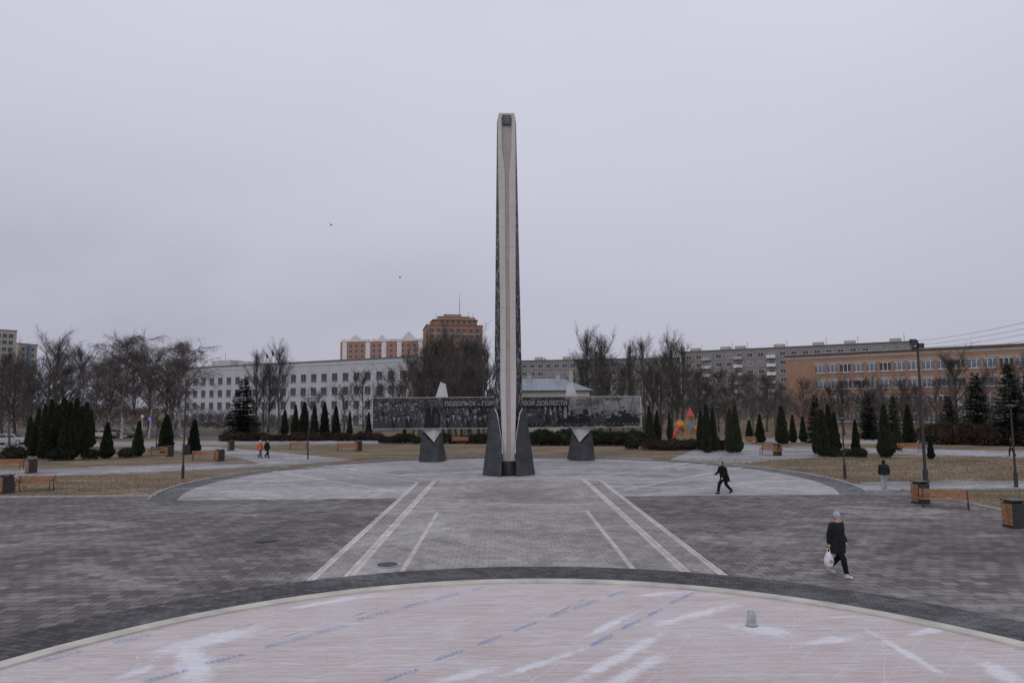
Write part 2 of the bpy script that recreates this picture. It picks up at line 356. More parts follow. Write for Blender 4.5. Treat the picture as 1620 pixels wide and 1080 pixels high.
sheet('road',[(p.x,p.y) for p in [P(-700,697),P(-100,694),P(345,688),P(640,682),P(640,676),P(345,680),P(-100,684),P(-700,686)]],.012,m_asph)
sheet('car_park',[(p.x,p.y) for p in [P(-100,676.5),P(640,672),P(640,666),P(-100,668)]],.01,m_asph)
kerb([(-90,39.4),(-19.95,39.4)])
kerb([(21.1*math.cos(t),CY+21.1*math.sin(t)) for t in [R(-19+ i*3) for i in range(0,22)]])
kerb([(21.1*math.cos(t),CY+21.1*math.sin(t)) for t in [R(199- i*3) for i in range(0,18)]])
kerb([(21.1*math.cos(t),CY+21.1*math.sin(t)) for t in [R(52+ i*3) for i in range(0,26)]])
kerb([(XR+.08,-60),(XR+.08,39.2),(90,39.2)])
kerb([(21.6,42.4),(90,42.4)])
def kp(pts,**k): kerb([(P(*p).x,P(*p).y) for p in pts],**k)
kp([(-100,762),(0,757),(200,749),(415,739)]); kp([(-260,752),(0,745),(200,739),(330,734),(400,730)])
kp([(1250,707),(1420,710),(1900,722)]); kp([(1235,713.5),(1420,718.5),(1900,731.5)])
kp([(-300,704),(400,697),(640,695.6)]); kp([(1180,694),(1900,701)])
# ------------------------------------------------------------ covered basin
fo=empty('covered_basin',(BX,BY,0),0,'large round basin boarded over and covered with translucent plastic film in the foreground','covered basin')
b=MB(); n=200; vs=[]
for (r,z) in((11.55,.06),(11.55,.14),(11.93,.14),(11.95,.12),(11.95,0)):
    for i in range(n): vs.append((r*math.cos(2*PI*i/n),r*math.sin(2*PI*i/n),z))
b.add(vs,[(k*n+i,(k+1)*n+i,(k+1)*n+(i+1)%n,k*n+(i+1)%n) for k in range(4) for i in range(n)])
b.build('rim',m_rim,fo,fix=True)
b=MB(); rr=[0]+[11.57*(i/40)**.8 for i in range(1,41)]; vs=[(0,0,.09)]
for r in rr[1:]:
    for i in range(n):
        x,y=r*math.cos(2*PI*i/n),r*math.sin(2*PI*i/n); q=noise.noise(Vector((x*.7,y*.7,0)))*.02+noise.noise(Vector((x*2.3,y*2.3,3)))*.01
        vs.append((x,y,.095+q*(1 if r<11.3 else .2)))
fs=[(0,1+i,1+(i+1)%n) for i in range(n)]+[(1+(k-1)*n+i,1+k*n+i,1+k*n+(i+1)%n,1+(k-1)*n+(i+1)%n) for k in range(1,40) for i in range(n)]
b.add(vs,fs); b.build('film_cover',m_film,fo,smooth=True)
ZD=.128
def textmesh(body,width=None,size=1,offset=0,extrude=0,shear=0):
    cu=bpy.data.curves.new('t','FONT'); cu.body=body; cu.size=size; cu.offset=offset; cu.extrude=extrude; cu.resolution_u=2; cu.shear=shear
    o=bpy.data.objects.new('t',cu); col.objects.link(o); bpy.context.view_layer.update()
    me=bpy.data.meshes.new_from_object(o.evaluated_get(bpy.context.evaluated_depsgraph_get()))
    bpy.data.objects.remove(o)
    xs=[v.co.x for v in me.vertices]; x0,x1=min(xs),max(xs); k=1 if not width else width/(x1-x0)
    V=[Vector(((v.co.x-x0)*k,v.co.y*k,v.co.z)) for v in me.vertices]; Fc=[tuple(p.vertices) for p in me.polygons]
    return V,Fc
segs=[((180,1015),(240,1003)),((70,1044),(130,1028)),((228,1078),(300,1058)),((325,1049),(388,1034)),((420,1023),(495,1003)),((500,1000),(550,988)),((566,979),(618,965)),((638,960),(678,949)),((690,946),(728,937)),((748,933),(768,928)),
((610,1076),(665,1057)),((690,1043),(737,1027)),((757,1018),(798,1004)),((815,997),(852,983)),((873,973),(902,965)),((908,961),(948,948)),((963,942),(990,934)),
((937,1020),(972,1002)),((985,993),(1016,979)),((1028,972),(1050,962)),((1062,953),(1100,936))]
texts=[textmesh('SPENTA',1.0,1,.01),textmesh('SPENTA SPENTA',1.0,1,.01)]
for p,q in segs:
    A=P(*p,ZD); B=P(*q,ZD); d=B-A; L=d.length; ang=math.atan2(d.y,d.x); Mx=Matrix.Rotation(ang,3,'Z')
    tv,tf=texts[0] if L<.95 else texts[1]; ym=max(v.y for v in tv)
    b=MB(); b.add([Mx@Vector((v.x*L,v.y*.075/ym,0))+Vector((A.x-BX,A.y-BY,ZD)) for v in tv],tf)
    b.build('lettering',m_blue,fo)
for (p,q) in [((-40,1060),(560,925)),((120,1100),(700,930)),((420,1100),(880,930)),((800,1100),(1060,932)),((1000,1100),(1150,945)),((1240,1100),(1260,955)),((1400,1080),(1390,975)),((-20,1085),(640,925)),((560,1100),(960,932))]:
    A=P(*p,ZD-.012); B=P(*q,ZD-.012); pts=[A.lerp(B,i/24) for i in range(25)]
    pts=[(x.x-BX+noise.noise(x*.9)*.08,x.y-BY+noise.noise(x*.8+Vector((9,0,0)))*.08,.090+.014*noise.noise(x*2)) for x in pts]
    pts=[p for p in pts if math.hypot(p[0],p[1])<11.4]
    if len(pts)>2: b=MB(); b.tube(pts,[.007+.006*random.random() for _ in pts],5); b.build('film_fold',m_seam,fo,smooth=True)
q=P(1189,988,.11)
wp=empty('wrapped_nozzle',(q.x,q.y,.11),R(20),'small upright nozzle wrapped in clear film standing on the covered basin','nozzle')
mw=M('grey film wrap',(.50,.51,.54),(.70,.70,.74),9,.25,.6); mw.node_tree.nodes['Principled BSDF'].inputs['Transmission Weight'].default_value=.45
b=MB(); b.loft([(0,0,0,.14,.13),(.01,0,.02,.11,.10),(0,0,.07,.10,.095),(0,0,.15,.105,.09),(.01,0,.22,.09,.09),(0,.01,.28,.092,.085),(0,0,.30,.06,.06)],11); b.build('film_wrap',mw,wp,smooth=True)
b=MB(); b.loft([(0,0,0,.05,.05),(0,0,.22,.05,.05)],10); b.build('pipe',m_dgrey,wp)
V,Fc=textmesh('SPENTA',.16,1); b=MB(); b.add([(v.x-.08,-.112,.08+v.y*.35) for v in V],Fc); b.build('lettering',m_blue,wp)
for (px,py,lab) in((613,894,'round iron manhole cover between the pale paving lines left of centre'),(420,855,'round iron manhole cover in the dark brown pavers at left')):
    q=P(px,py); t=empty('manhole_cover',(q.x,q.y,.02),0,lab,'manhole cover')
    b=MB(); b.loft([(0,0,0,.42,.42),(0,0,.015,.42,.42)],32); b.build('frame_ring',m_kerb if px>600 else m_dgrey,t)
    b=MB(); b.loft([(0,0,.015,.33,.33),(0,0,.022,.33,.33)],32)
    for k in range(-3,4): b.box((k*.085,0,.026),(.03,.5 if abs(k)<3 else .3,.008))
    b.build('lid',m_black,t)
# ------------------------------------------------------------ stele
SY=49.2
def sx(px,py=640,Y=SY): return At(px,py,Y).x
def szz(py,px=804,Y=SY): return At(px,py,Y).z
SX=(At(763,747,SY).x+At(847,747,SY).x)/2
st=empty('monument_stele',(SX,SY,0),0,'tall beige stele with engraved dark sides rising from two granite wedges','monument')
zT=szz(179)
def wf(z): 
    if z<6: return .42+.13*min(1,max(0,(z-1)/5))
    return .55+.10*min(1,max(0,(z-12)/13))
def ws(z): return 1.06-(1.06-.72)*min(1,max(0,(z-3)/(zT-3)))
D=.9
zs=[.9,2,4,6,8,10,12,14,16,18,20,22,24,zT-.35]
b=MB(); g=.15
for s in(-1,1):
    zz=[1.05]+zs[1:]
    for i in range(len(zz)-1):
        z0,z1=zz[i],zz[i+1]
        gz=lambda z: g if z<szz(268) else min(g+(z-szz(268))*.12, .46) if z<szz(215) else .38
        vs=[(s*gz(z0),0,z0),(s*wf(z0),0,z0),(s*wf(z1),0,z1),(s*gz(z1),0,z1),(s*gz(z0),.08,z0),(s*gz(z1),.08,z1)]
        b.add(vs,[(0,1,2,3) if s>0 else (3,2,1,0),(0,3,5,4)])
zl=zs[-1]
b.add([(-wf(zl),0,zl),(wf(zl),0,zl),(wf(zl)-.08,.0,zT),(-wf(zl)+.08,.0,zT)],[(0,1,2,3)])
b.add([(-wf(zl)+.08,0,zT),(wf(zl)-.08,0,zT),(ws(zl)-.06,D,zT),(wf(zl)-.08,2*D,zT),(-wf(zl)+.08,2*D,zT),(-ws(zl)+.06,D,zT)],[(0,1,2,3,4,5)])
b.add([(-wf(1),2*D,0),(wf(1),2*D,0),(wf(zl)-.08,2*D,zT),(-wf(zl)+.08,2*D,zT)],[(1,0,3,2)])
b.build('shaft',m_beige,st)
b=MB(); b.add([(-.5,.08,1.05),(.5,.08,1.05),(.5,.08,zl),(-.5,.08,zl)],[(0,1,2,3)]); b.build('groove',m_pinkg,st)
for s in(-1,1):
    b=MB(); zz=[0]+zs+[zT]
    for i in range(len(zz)-1):
        z0,z1=zz[i],zz[i+1]; k1=.08 if z1>=zT-.01 else 0
        A=(s*wf(z0),0,z0);B=(s*ws(z0),D,z0);C=(s*(ws(z1)-k1*.75),D,z1);E=(s*(wf(z1)-k1),0,z1)
        A2=(s*wf(z0),2*D,z0);E2=(s*(wf(z1)-k1),2*D,z1)
        b.add([A,B,C,E,A2,E2],[(0,1,2,3),(1,4,5,2)])
    b.build('relief_side',m_relief,st,fix=True)
    b=MB(); b.tube([(s*wf(z),0,z) for z in zs[1:]],.015,4); b.build('corner_trim',m_stonew,st)
b=MB(); b.prism([(-.56,-.35),(0,-.62),(.56,-.35),(.66,.4),(-.66,.4)],0,1.05); b.build('plinth',M('polished black granite',(.02,.021,.025),(.04,.04,.046),2,.25),st)
b=MB(); b.prism([(-.50,-.02),(.50,-.02),(.50,.3),(-.50,.3)],1.05,1.10); b.build('plinth_cap',m_stonew,st)
zp=szz(646)
for s in(-1,1):
    b=MB(); hw=(sx(847,747)-sx(763,747))/2
    vs=[(s*hw,.3,0),(s*.54,-.95,0),(s*.46,-.62,1.60),(s*.48,-.18,2.3),(s*.80,-.02,zp-.35),(s*1.26,.70,zp+.10),(s*hw*1.0,2.4,0),(s*.5,3.0,0),(s*.62,2.0,3.4),(s*.5,.4,0),(s*1.40,-.45,0)]
    b.add(vs,[(0,10,4,5),(10,1,2,4),(2,3,4),(0,5,6),(6,5,8,7),(4,3,8,5),(1,9,3,2),(9,7,8,3),(0,6,7,9,1,10)])
    b.build('granite_wedge',m_rock,st,fix=True)
    b=MB(); b.tube([(s*.45,-.66,1.60),(s*.48,-.22,2.3),(s*.81,-.06,zp-.35),(s*1.0,.28,zp+.0)],.028,5); b.build('white_edging',m_white,st)
em=MB(); ze=szz(190); em.box((0,-.03,ze),(.66,.06,.74)); eo=em.build('emblem_plaque',M('dark bronze plaque',(.05,.05,.055),None,5,.4),st)
b=MB(); b.prismY([(-.22,ze+.26),(.22,ze+.26),(.22,ze-.05),(.12,ze-.22),(0,ze-.29),(-.12,ze-.22),(-.22,ze-.05)],-.075,-.06,0)
b.build('shield',M('worn bronze',(.11,.11,.12),None,5,.4),eo)
for s in(-1,1):
    b=MB(); b.tube([(-s*.16,-.09,ze-.16),(s*.14,-.09,ze+.15)],.018,5); b.tube([(s*.06,-.09,ze+.20),(s*.15,-.09,ze+.16),(s*.19,-.09,ze+.06)],.02,5)
    b.build('pick_emblem',m_g[3],eo)
# ------------------------------------------------------------ long photo panel
PYY=61.5
L0=At(590,654,PYY).x; L1=At(1013,651,PYY).x; ztp=At(800,628.3,PYY).z; zbt=At(800,676,PYY).z; PW=L1-L0; PH=ztp-zbt
pn=empty('photo_panel',((L0+L1)/2,PYY,0),0,'long raised panel of grey wartime photographs with pale lettering behind the stele','panel')
def U(px): return At(px,650,PYY).x-(L0+L1)/2
def W(py): return At(800,py,PYY).z
b=MB(); b.box(((-PW/2+U(895))/2,.15,(ztp+zbt)/2),(U(895)+PW/2,.3,PH)); b.build('dark_board',m_pan,pn)
b=MB(); b.box(((PW/2+U(895))/2,.15,(ztp+zbt)/2),(PW/2-U(895),.3,PH)); b.build('pale_board',m_panl,pn)
b=MB()
for zc in(ztp+.03,zbt-.03): b.box((0,.15,zc),(PW+.2,.36,.06))
for xc in(-PW/2-.05,PW/2+.05): b.box((xc,.15,(ztp+zbt)/2),(.1,.36,PH))
b.build('panel_frame',m_kerb,pn)
b=MB()
def e2(cx,cz,rx,rz,mi,y,n=10):
    vs=[(cx+rx*math.cos(2*PI*i/n),y,cz+rz*math.sin(2*PI*i/n)) for i in range(n)]; b.add(vs,[tuple(range(n))],mi)
def poly2(pts,mi,y): b.add([(p[0],y,p[1]) for p in pts],[tuple(range(len(pts)))],mi)
rnd=random.Random(3); cnt=[0]
def fig(x,z,h,body,head,cap=None):
    cnt[0]+=1; y=-.008-.0012*cnt[0]; w=h*.27; j=lambda: rnd.uniform(-.04,.04)*h
    poly2([(x-w,z),(x-w*.95+j(),z+h*.45),(x-w*.75,z+h*.66),(x-w*.2,z+h*.74),(x+w*.2,z+h*.74),(x+w*.75,z+h*.66),(x+w*.95+j(),z+h*.45),(x+w,z)],body,y)
    poly2([(x-w*.12,z+h*.7),(x+w*.12,z+h*.7),(x+j(),z+h*.35)],min(3,head),y-.0003)
    poly2([(x+w*.3,z+h*.1),(x+w*.85,z+h*.15),(x+w*.75,z+h*.5),(x+w*.4,z+h*.5)],(body+1)%4,y-.0003)
    e2(x,z+h*.84,h*.10,h*.14,head,y-.0005)
    e2(x+j()*.5,z+h*.93,h*.12,h*.07,cap if cap is not None else 0,y-.0007)
    e2(x+h*.04,z+h*.82,h*.02,h*.018,0,y-.0009,6); e2(x-h*.04,z+h*.82,h*.02,h*.018,0,y-.0009,6)
x=U(594)
while x<U(782):
    if not (U(657)<x<U(700)):
        h=rnd.uniform(.6,.95); fig(x,zbt+rnd.uniform(.9,1.3) if x>U(700) else zbt+rnd.uniform(1.0,1.6),h,rnd.choice([0,1,1,2]),rnd.choice([2,3,3]),rnd.choice([0,1,1,2]))
    x+=rnd.uniform(.22,.42)
x=U(596)
while x<U(782):
    if not (U(655)<x<U(702)):
        h=rnd.uniform(.8,1.35); fig(x,zbt+.02,h,rnd.choice([0,0,0,1,1]),rnd.choice([2,3,3]),rnd.choice([0,1,2]))
    x+=rnd.uniform(.32,.55)
fig(U(683),zbt+.02,2.55,0,2,1); y=-.008-.0012*(cnt[0]+2); cnt[0]+=3
e2(U(683),zbt+2.38,.42,.12,2,y); poly2([(U(683)-.36,zbt+2.28),(U(683)+.36,zbt+2.28),(U(683)+.28,zbt+2.19),(U(683)-.28,zbt+2.19)],0,y-.001)
for k in range(46):
    xx=rnd.uniform(U(594),U(778)); zz=zbt+rnd.uniform(1.5,2.1 if xx>U(700) else 2.6); poly2([(xx,zz),(xx+rnd.uniform(.1,.4),zz+rnd.uniform(-.1,.1)),(xx+rnd.uniform(.1,.4),zz+rnd.uniform(.1,.3))],rnd.choice([0,0,2,3]),-.003-.00008*k)
x=U(828)
while x<U(1008):
    h=rnd.uniform(.5,1.2); dk=x>U(895); fig(x,zbt+rnd.choice([.02,.02,.3,.5]),h,rnd.choice([0,0,1,1,2]),rnd.choice([0,1,2,3] if dk else [2,3]),rnd.choice([0,0,1]))
    x+=rnd.uniform(.2,.5)
for xx in(U(845),U(905),U(925),U(950),U(974),U(996)):
    y=-.008-.0012*cnt[0]; cnt[0]+=1; c_=rnd.choice([0,0,1])
    poly2([(xx-.9,zbt+.3),(xx+.8,zbt+.3),(xx+.9,zbt+.7),(xx+.4,zbt+.8),(xx+.1,zbt+1.05),(xx-.35,zbt+1.05),(xx-.5,zbt+.8),(xx-.95,zbt+.7)],c_,y)
    poly2([(xx+.3,zbt+.95),(xx+1.25,zbt+1.25),(xx+1.25,zbt+1.19),(xx+.35,zbt+.87)],0,y-.0004)
    for q in(-.6,-.2,.2,.6): e2(xx+q,zbt+.28,.17,.17,0,y-.0006); e2(xx+q,zbt+.28,.08,.08,2,y-.0009)
for k in range(60):
    xx=rnd.uniform(U(832),U(1008)); zz=zbt+rnd.uniform(.9,1.9)*rnd.random()**.3; w_=rnd.uniform(.08,.35); poly2([(xx-w_,zz),(xx-w_*.3,zz-rnd.uniform(.05,.2)),(xx+w_,zz+rnd.uniform(-.1,.1)),(xx+w_*.4,zz+rnd.uniform(.08,.3)),(xx-w_*.6,zz+rnd.uniform(.05,.2))],rnd.choice([0,0,1,2] if xx>U(895) else [0,2,3,3]),-.003-.00008*k)
for k in range(12): xx=U(858)+k*.22; poly2([(xx,zbt+.5),(xx+.10,zbt+.5),(xx+.10,zbt+1.9),(xx,zbt+1.9)],[0,3][k%2],-.0082)
b.build('photo_print',m_g,pn)
b=MB(); b.box(((U(700)+U(900))/2,-.20,W(637.0)),(U(900)-U(700),.05,W(631.8)-W(642.4))); b.build('title_band',m_g[1],pn)
m_let=M('pale grey lettering',(.36,.36,.38),None,3,.6)
words=[('ПОДОЛЬСК',704.5,753),('-',756.5,759.5),('ГОРОД',763,796),('ТРУДОВОЙ',800,845),('ДОБЛЕСТИ',849,896.5)]
hcap=W(634.0)-W(641.0); hm=max(v.y for v in textmesh('Н')[0])
for (t_,xa,xb) in words:
    V,Fc=textmesh(t_,U(xb)-U(xa),1,.0); Vn,_=textmesh(t_); b=MB(); b.add([(V[i].x+U(xa),-.235,W(641.0)+Vn[i].y*hcap/hm) for i in range(len(V))],Fc); b.build('title_lettering',m_let,pn)
V,Fc=textmesh('МОСКВА',U(984)-U(958),1,.02); ym=max(v.y for v in V); b=MB(); b.add([(v.x+U(958),-.05,W(634)+v.y*(W(630)-W(634))/ym) for v in V],Fc); b.build('small_lettering',m_g[0],pn)
for r,(ya) in enumerate((633,637,640.5)):
    b=MB(); x=U(912)
    while x<U(947):
        l=rnd.uniform(.12,.34); b.box((x+l/2,-.05,W(ya)),(l,.01,.06)); x+=l+.07
    b.build('caption_line',m_g[0],pn)
for (px,s,lab) in((685,1,'faceted dark and white stone pylon carrying the left half of the photo panel'),(919,-1,'faceted dark and white stone pylon carrying the right half of the photo panel')):
    t=empty('panel_pylon',(At(px,725,62.3).x,62.4,0),0,lab,'pylon')
    def X(dx): return s*dx/17.5
    def Zp(py): return At(px,py,62.3).z
    b=MB(); fr=[(12,604),(20,607.5),(26,640),(17,674),(3,699),(-17,678),(0,640)]; y0=[-.30,-.30,-.35,-.42,-.70,-.42,-.35]
    vs=[(X(a_),y_,Zp(z_)) for (a_,z_),y_ in zip(fr,y0)]+[(X(a_*.9),.3,Zp(z_)) for (a_,z_) in fr]+[(X(4),-.80,Zp(680))]
    b.add(vs,[(0,1,2,6),(6,2,3,14),(6,14,5),(14,3,4),(14,4,5)]+[(i,7+i,7+(i+1)%7,(i+1)%7) for i in range(7)]+[(13,12,11,10,9,8,7)])
    b.build('white_shard',m_stonew,t,fix=True)
    b=MB()
    vs=[(X(-21),-.7,0),(X(-9),-1.3,0),(X(9),-1.25,0),(X(18.5),-.7,0),(X(20),1.3,0),(X(-20),1.3,0),(X(-18),-.30,Zp(683)),(X(-9),-.85,Zp(693)),(X(3),-.82,Zp(702)),(X(11),-.85,Zp(691)),(X(15),-.30,Zp(682)),(X(12),.6,Zp(686)),(X(-14),.6,Zp(684))]
    b.add(vs,[(0,1,7),(0,7,6),(1,8,7),(1,2,8),(2,9,8),(2,3,9),(3,10,9),(3,4,11,10),(4,5,12,11),(5,0,6,12),(6,7,8,12),(8,9,10,11),(8,11,12),(5,4,3,2,1,0)])
    b.build('granite_foot',m_rock,t,fix=True)
# ------------------------------------------------------------ buildings
def building(name,label,pxl,Yl,pxr,Yr,ytop_l,depth,wall,rows,cols,wsz,zrow0,dz,mar=(1,1),frame=m_frame,glass=m_glass,cornice=m_kerb,roofm=m_roofm,cat='building',bands=None,mull=1,T=.09):
    A=At(pxl,640,Yl); B=At(pxr,640,Yr); A.z=B.z=0; d=B-A; Lx=d.length; ang=math.atan2(d.y,d.x)
    H=At(pxl,ytop_l,Yl).z
    t=empty(name,A,ang,label,cat)
    b=MB(); b.box((Lx/2,depth/2,H/2),(Lx,depth,H)); b.build('wall',wall,t)
    b=MB(); b.box((Lx/2,depth/2,H+.12),(Lx+.5,depth+.5,.24)); b.build('roof',roofm,t)
    w,h=wsz; fb=MB()
    fb.box((0,-.03,h/2),(w,.1,T)); fb.box((0,-.03,-h/2),(w,.1,T)); fb.box((-w/2,-.03,0),(T,.1,h+T)); fb.box((w/2,-.03,0),(T,.1,h+T))
    for k in range(1,mull+1): fb.box((-w/2+w*k/(mull+1),-.028,0),(T*.7,.08,h))
    fb.box((0,-.08,-h/2-.1),(w+.2,.2,.06))
    fm=fb.mesh('window',frame); pms=[]
    for gm in (glass if isinstance(glass,list) else [glass]):
        pb=MB(); pb.box((0,-.012,0),(w,.02,h)); pms.append(pb.mesh('pane',gm))
    for r in range(rows):
        for c in range(cols):
            x=mar[0]+(Lx-mar[0]-mar[1])*(c+.5)/cols; z=zrow0-r*dz
            if z<1: continue
            o=link('window',fm,t); o.location=(x,0,z); link('pane',random.choice(pms),o)
    if bands:
        for z in bands: b=MB(); b.box((Lx/2,-.04,z),(Lx,.12,.35)); b.build('string_course',cornice,t)
    return t,Lx,H
def wallmat(name,c1,c2,seam=(3.2,3.0),sa=.35):
    m,nt,b=newmat(name); tc=N(nt,'ShaderNodeTexCoord'); v=tc.outputs['Object']
    f=nz(nt,mp(nt,v,0,(1,1,.35)),.35,7,.7,.4); c=mixc(nt,ramp(nt,f,.3,.7),c1,c2)
    g=nz(nt,v,2.5,5,.7); c=mixc(nt,.4,c,mixc(nt,ramp(nt,g,.3,.7),(.78,.78,.78),(1.15,1.15,1.15)),'MULTIPLY')
    if seam:
        sp=N(nt,'ShaderNodeSeparateXYZ'); nt.links.new(v,sp.inputs[0])
        j=math_(nt,'MAXIMUM',math_(nt,'LESS_THAN',math_(nt,'FRACT',math_(nt,'DIVIDE',sp.outputs['X'],seam[0]),0),.03),math_(nt,'LESS_THAN',math_(nt,'FRACT',math_(nt,'DIVIDE',sp.outputs['Z'],seam[1]),0),.035))
        c=mixc(nt,math_(nt,'MULTIPLY',j,sa),c,(.08,.08,.08))
    nt.links.new(c,b.inputs['Base Color']); b.inputs['Roughness'].default_value=.9; return m
m_wbl=wallmat('pale grey render',(.50,.50,.53),(.40,.40,.43),None)
m_brick=wallmat('orange brick',(.36,.222,.15),(.27,.165,.112),None)
m_panel=wallmat('grey concrete panels',(.25,.235,.23),(.185,.175,.175))
m_pink=wallmat('salmon brick',(.40,.20,.145),(.32,.16,.12),None)
m_brown=wallmat('tan orange brick',(.34,.19,.125),(.25,.14,.095),None)
m_cream=wallmat('cream render',(.42,.40,.36),(.34,.33,.30),None)
m_blueg=M('blue grey sheet roof',(.25,.29,.34),(.20,.23,.27),.3,.6)
m_bl=M('blue render',(.14,.20,.30),None,.2,.8)
Ha=At(262,584,232).z
t,L,H=building('administrative_building','long pale grey building with rows of small dark windows behind the lawn at left',262,232,652,180,584,16,m_wbl,4,25,(2.0,2.2),Ha-4.6,3.9,cornice=m_wbl,bands=[Ha-1.0],frame=m_kerb,T=.06)
for (x_,y_,z_,a_,b_,c_) in ((L*.22,6,1.2,9,5,2.2),(L*.30,8,.9,5,5,1.6)): b=MB(); b.box((x_,y_,H+z_),(a_,b_,c_)); b.build('roof_plant_room',m_wbl,t)
b=MB(); b.tube([(L*.21,6,H+2),(L*.21,6,H+5)],.06,4); b.build('aerial',m_dgrey,t)
t,L,H=building('apartment_block','distant salmon and white apartment block with pointed white gables',537,385,672,380,541,18,m_pink,6,14,(1.8,1.8),At(600,541,385).z-2.2,3.0,roofm=m_white)
for k in(2.6,L*.33,L*.52,L*.70,L-2.6): b=MB(); b.box((k,-.25,H/2-.1),(2.6,.5,H-.4)); b.build('white_bay',m_white,t)
for (x0,x1,pk) in((1,L*.34,1.7),(L*.38,L*.60,1.6),(L*.62,L-.4,3.2)):
    b=MB(); b.prismY([(x0,H+.2),(x1,H+.2),(x1,H+1.4),(x0+(x1-x0)*.72,H+1.2),(x0+(x1-x0)*.5,H+pk+2.4),(x0+(x1-x0)*.28,H+1.2),(x0,H+1.6)],-.3,3); b.build('gable',m_white,t)
t,L,H=building('tower_block','tan orange brick tower block with stepped crown and roof mast left of the stele',674,330,764,335,514,24,m_brown,7,8,(1.9,1.7),At(700,514,330).z-2.4,3.0,cornice=m_cream,bands=[At(700,514,330).z-4.1],frame=m_kerb)
b=MB(); b.prism([(3.5,2),(6,-.4),(L-5,-.4),(L-2.5,2),(L-2.5,18),(3.5,18)],H+.24,H+2.8); b.prism([(6,3),(L-6,3),(L-7,16),(7,16)],H+2.8,H+4.6); b.prism([(9,4),(L-10,4),(L-10,13),(9,13)],H+4.6,H+6.0); b.box((L-4.5,4,H+3.5),(2.2,4,1.6)); b.box((3.2,5,H+1.4),(2.0,4,2.2)); b.build('crown',m_brown,t)
for (pl,z0,z1) in (([(2.9,1.4),(5.6,-1),(L-4.6,-1),(L-1.9,1.4),(L-1.9,18.4),(2.9,18.4)],2.8,3.1),([(5.6,2.6),(L-5.6,2.6),(L-6.6,16.4),(6.6,16.4)],4.6,4.85)):
    b=MB(); b.prism(pl,H+z0,H+z1); b.build('crown_cornice',m_cream,t)
for k in range(9): b=MB(); b.tube([(5+k*2.3,4,H+3.1),(5+k*2.3,4,H+5.0+random.random()*2.2)],.07,4); b.box((5+k*2.3,4,H+4.9),(1.1,.08,.08)); b.build('roof_aerial',m_dgrey,t)
for k in range(6):
    o=MB(); o.box((0,-.03,0),(1.4,.1,1.2)); q=o.build('crown_window',m_glass,t); q.location=(7.5+k*(L-14)/5,-.40,H+1.6)
b=MB(); b.tube([(L*.62,8,H+5.8),(L*.62,8,H+17)],[.14,.05],5); 
for k in range(3): b.box((L*.62,8,H+9+k*2),(1.6-.4*k,.1,.1))
b.build('antenna_mast',m_dgrey,t)
t,L,H=building('apartment_block','pale tower block at the far left edge above the bare trees',-50,300,20,312,519,6,m_cream,8,6,(1.7,1.7),At(0,519,300).z-2.4,3.0,frame=m_kerb)
t,L,H=building('apartment_block','lower cream and blue apartment block right of the pale tower at far left',24,330,54,340,543,6,m_cream,6,3,(1.5,1.6),At(29,543,330).z-2.4,3.0,frame=m_kerb)
b=MB(); b.box((L*.55,-.3,H/2),(1.6,.6,H-1)); b.build('blue_bay',m_bl,t)
Hb=At(827,571,265).z
t,L,H=building('apartment_block','long grey panel apartment block directly right of the stele behind bare trees',820,268,1078,255,571,14,m_panel,5,19,(1.9,1.6),Hb-2.0,3.0,glass=[m_glass,m_glass,m_glassl],frame=m_frame)
for k in(.12,.3,.5,.72,.9): b=MB(); b.box((L*k,6,H+.9),(3,3,1.5)); b.box((L*k+2.4,6,H+.7),(.8,.8,1.3)); b.build('roof_vent',m_cream,t)
Hb=At(1080,557,255).z
t,L,H=building('apartment_block','taller grey brown panel apartment block rising behind the orange brick building',1080,255,1452,215,557,14,m_panel,5,20,(1.9,1.6),Hb-2.2,3.0,glass=[m_glass,m_glass,m_glassl])
for k in(.05,.2,.27,.45,.62,.75,.93):
    b=MB(); b.box((L*k,6,H+.9),(3.4,3,1.5)); b.build('roof_vent',m_cream,t); b=MB(); b.tube([(L*k+2.5,6,H),(L*k+2.5,6,H+3.2)],.06,4); b.build('roof_aerial',m_dgrey,t)
bb=MB(); bb.box((0,-.55,-.45),(3.0,1.1,1.1)); bm_=bb.mesh('balcony',m_white); bb=MB(); bb.box((0,-.55,-.45),(3.0,1.1,1.1)); bm2=bb.mesh('balcony',m_cream)
for r in range(5):
    for k in(2,5,8,13,16): 
        o=link('balcony',random.choice([bm_,bm2]),t); o.location=(L*(k+.5)/20,0,H-2.2-3.0*r-.35)
Hq=At(1245,564,160).z
t,L,H=building('brick_building','orange brick school building with white framed windows at right',1245,162,1700,128,564,15,m_brick,4,17,(2.6,1.9),Hq-3.1,3.7,mar=(6.5,.5),glass=[m_glassl,m_glassl,m_glass],cornice=m_kerb,mull=2,bands=[Hq-.5],T=.2)
for z_ in(Hq-1.75,Hq-5.5): b=MB(); b.box((L/2+3,-.03,z_),(L-7,.08,.28)); b.build('lintel_band',m_cream,t)
for k in range(18): b=MB(); b.box((6.5+(L-7)*k/17,-.12,H/2-.8),(.5,.24,H-2.6)); b.build('pier',m_brick,t)
b=MB(); b.box((L/2,-.2,H+.32),(L+.6,.4,.2)); b.build('parapet_coping',m_kerb,t)
hA=At(775,640,118); hB=At(938,640,112); zE_=At(860,617,114).z; zR_=At(860,603,114).z
t=empty('low_house',(hA.x,116,0),0,'low cream house with pale blue hipped metal roof and chimneys right of the stele','house'); L=hB.x-hA.x
b=MB(); b.box((L/2,5,zE_/2),(L,10,zE_)); b.build('wall',m_cream,t)
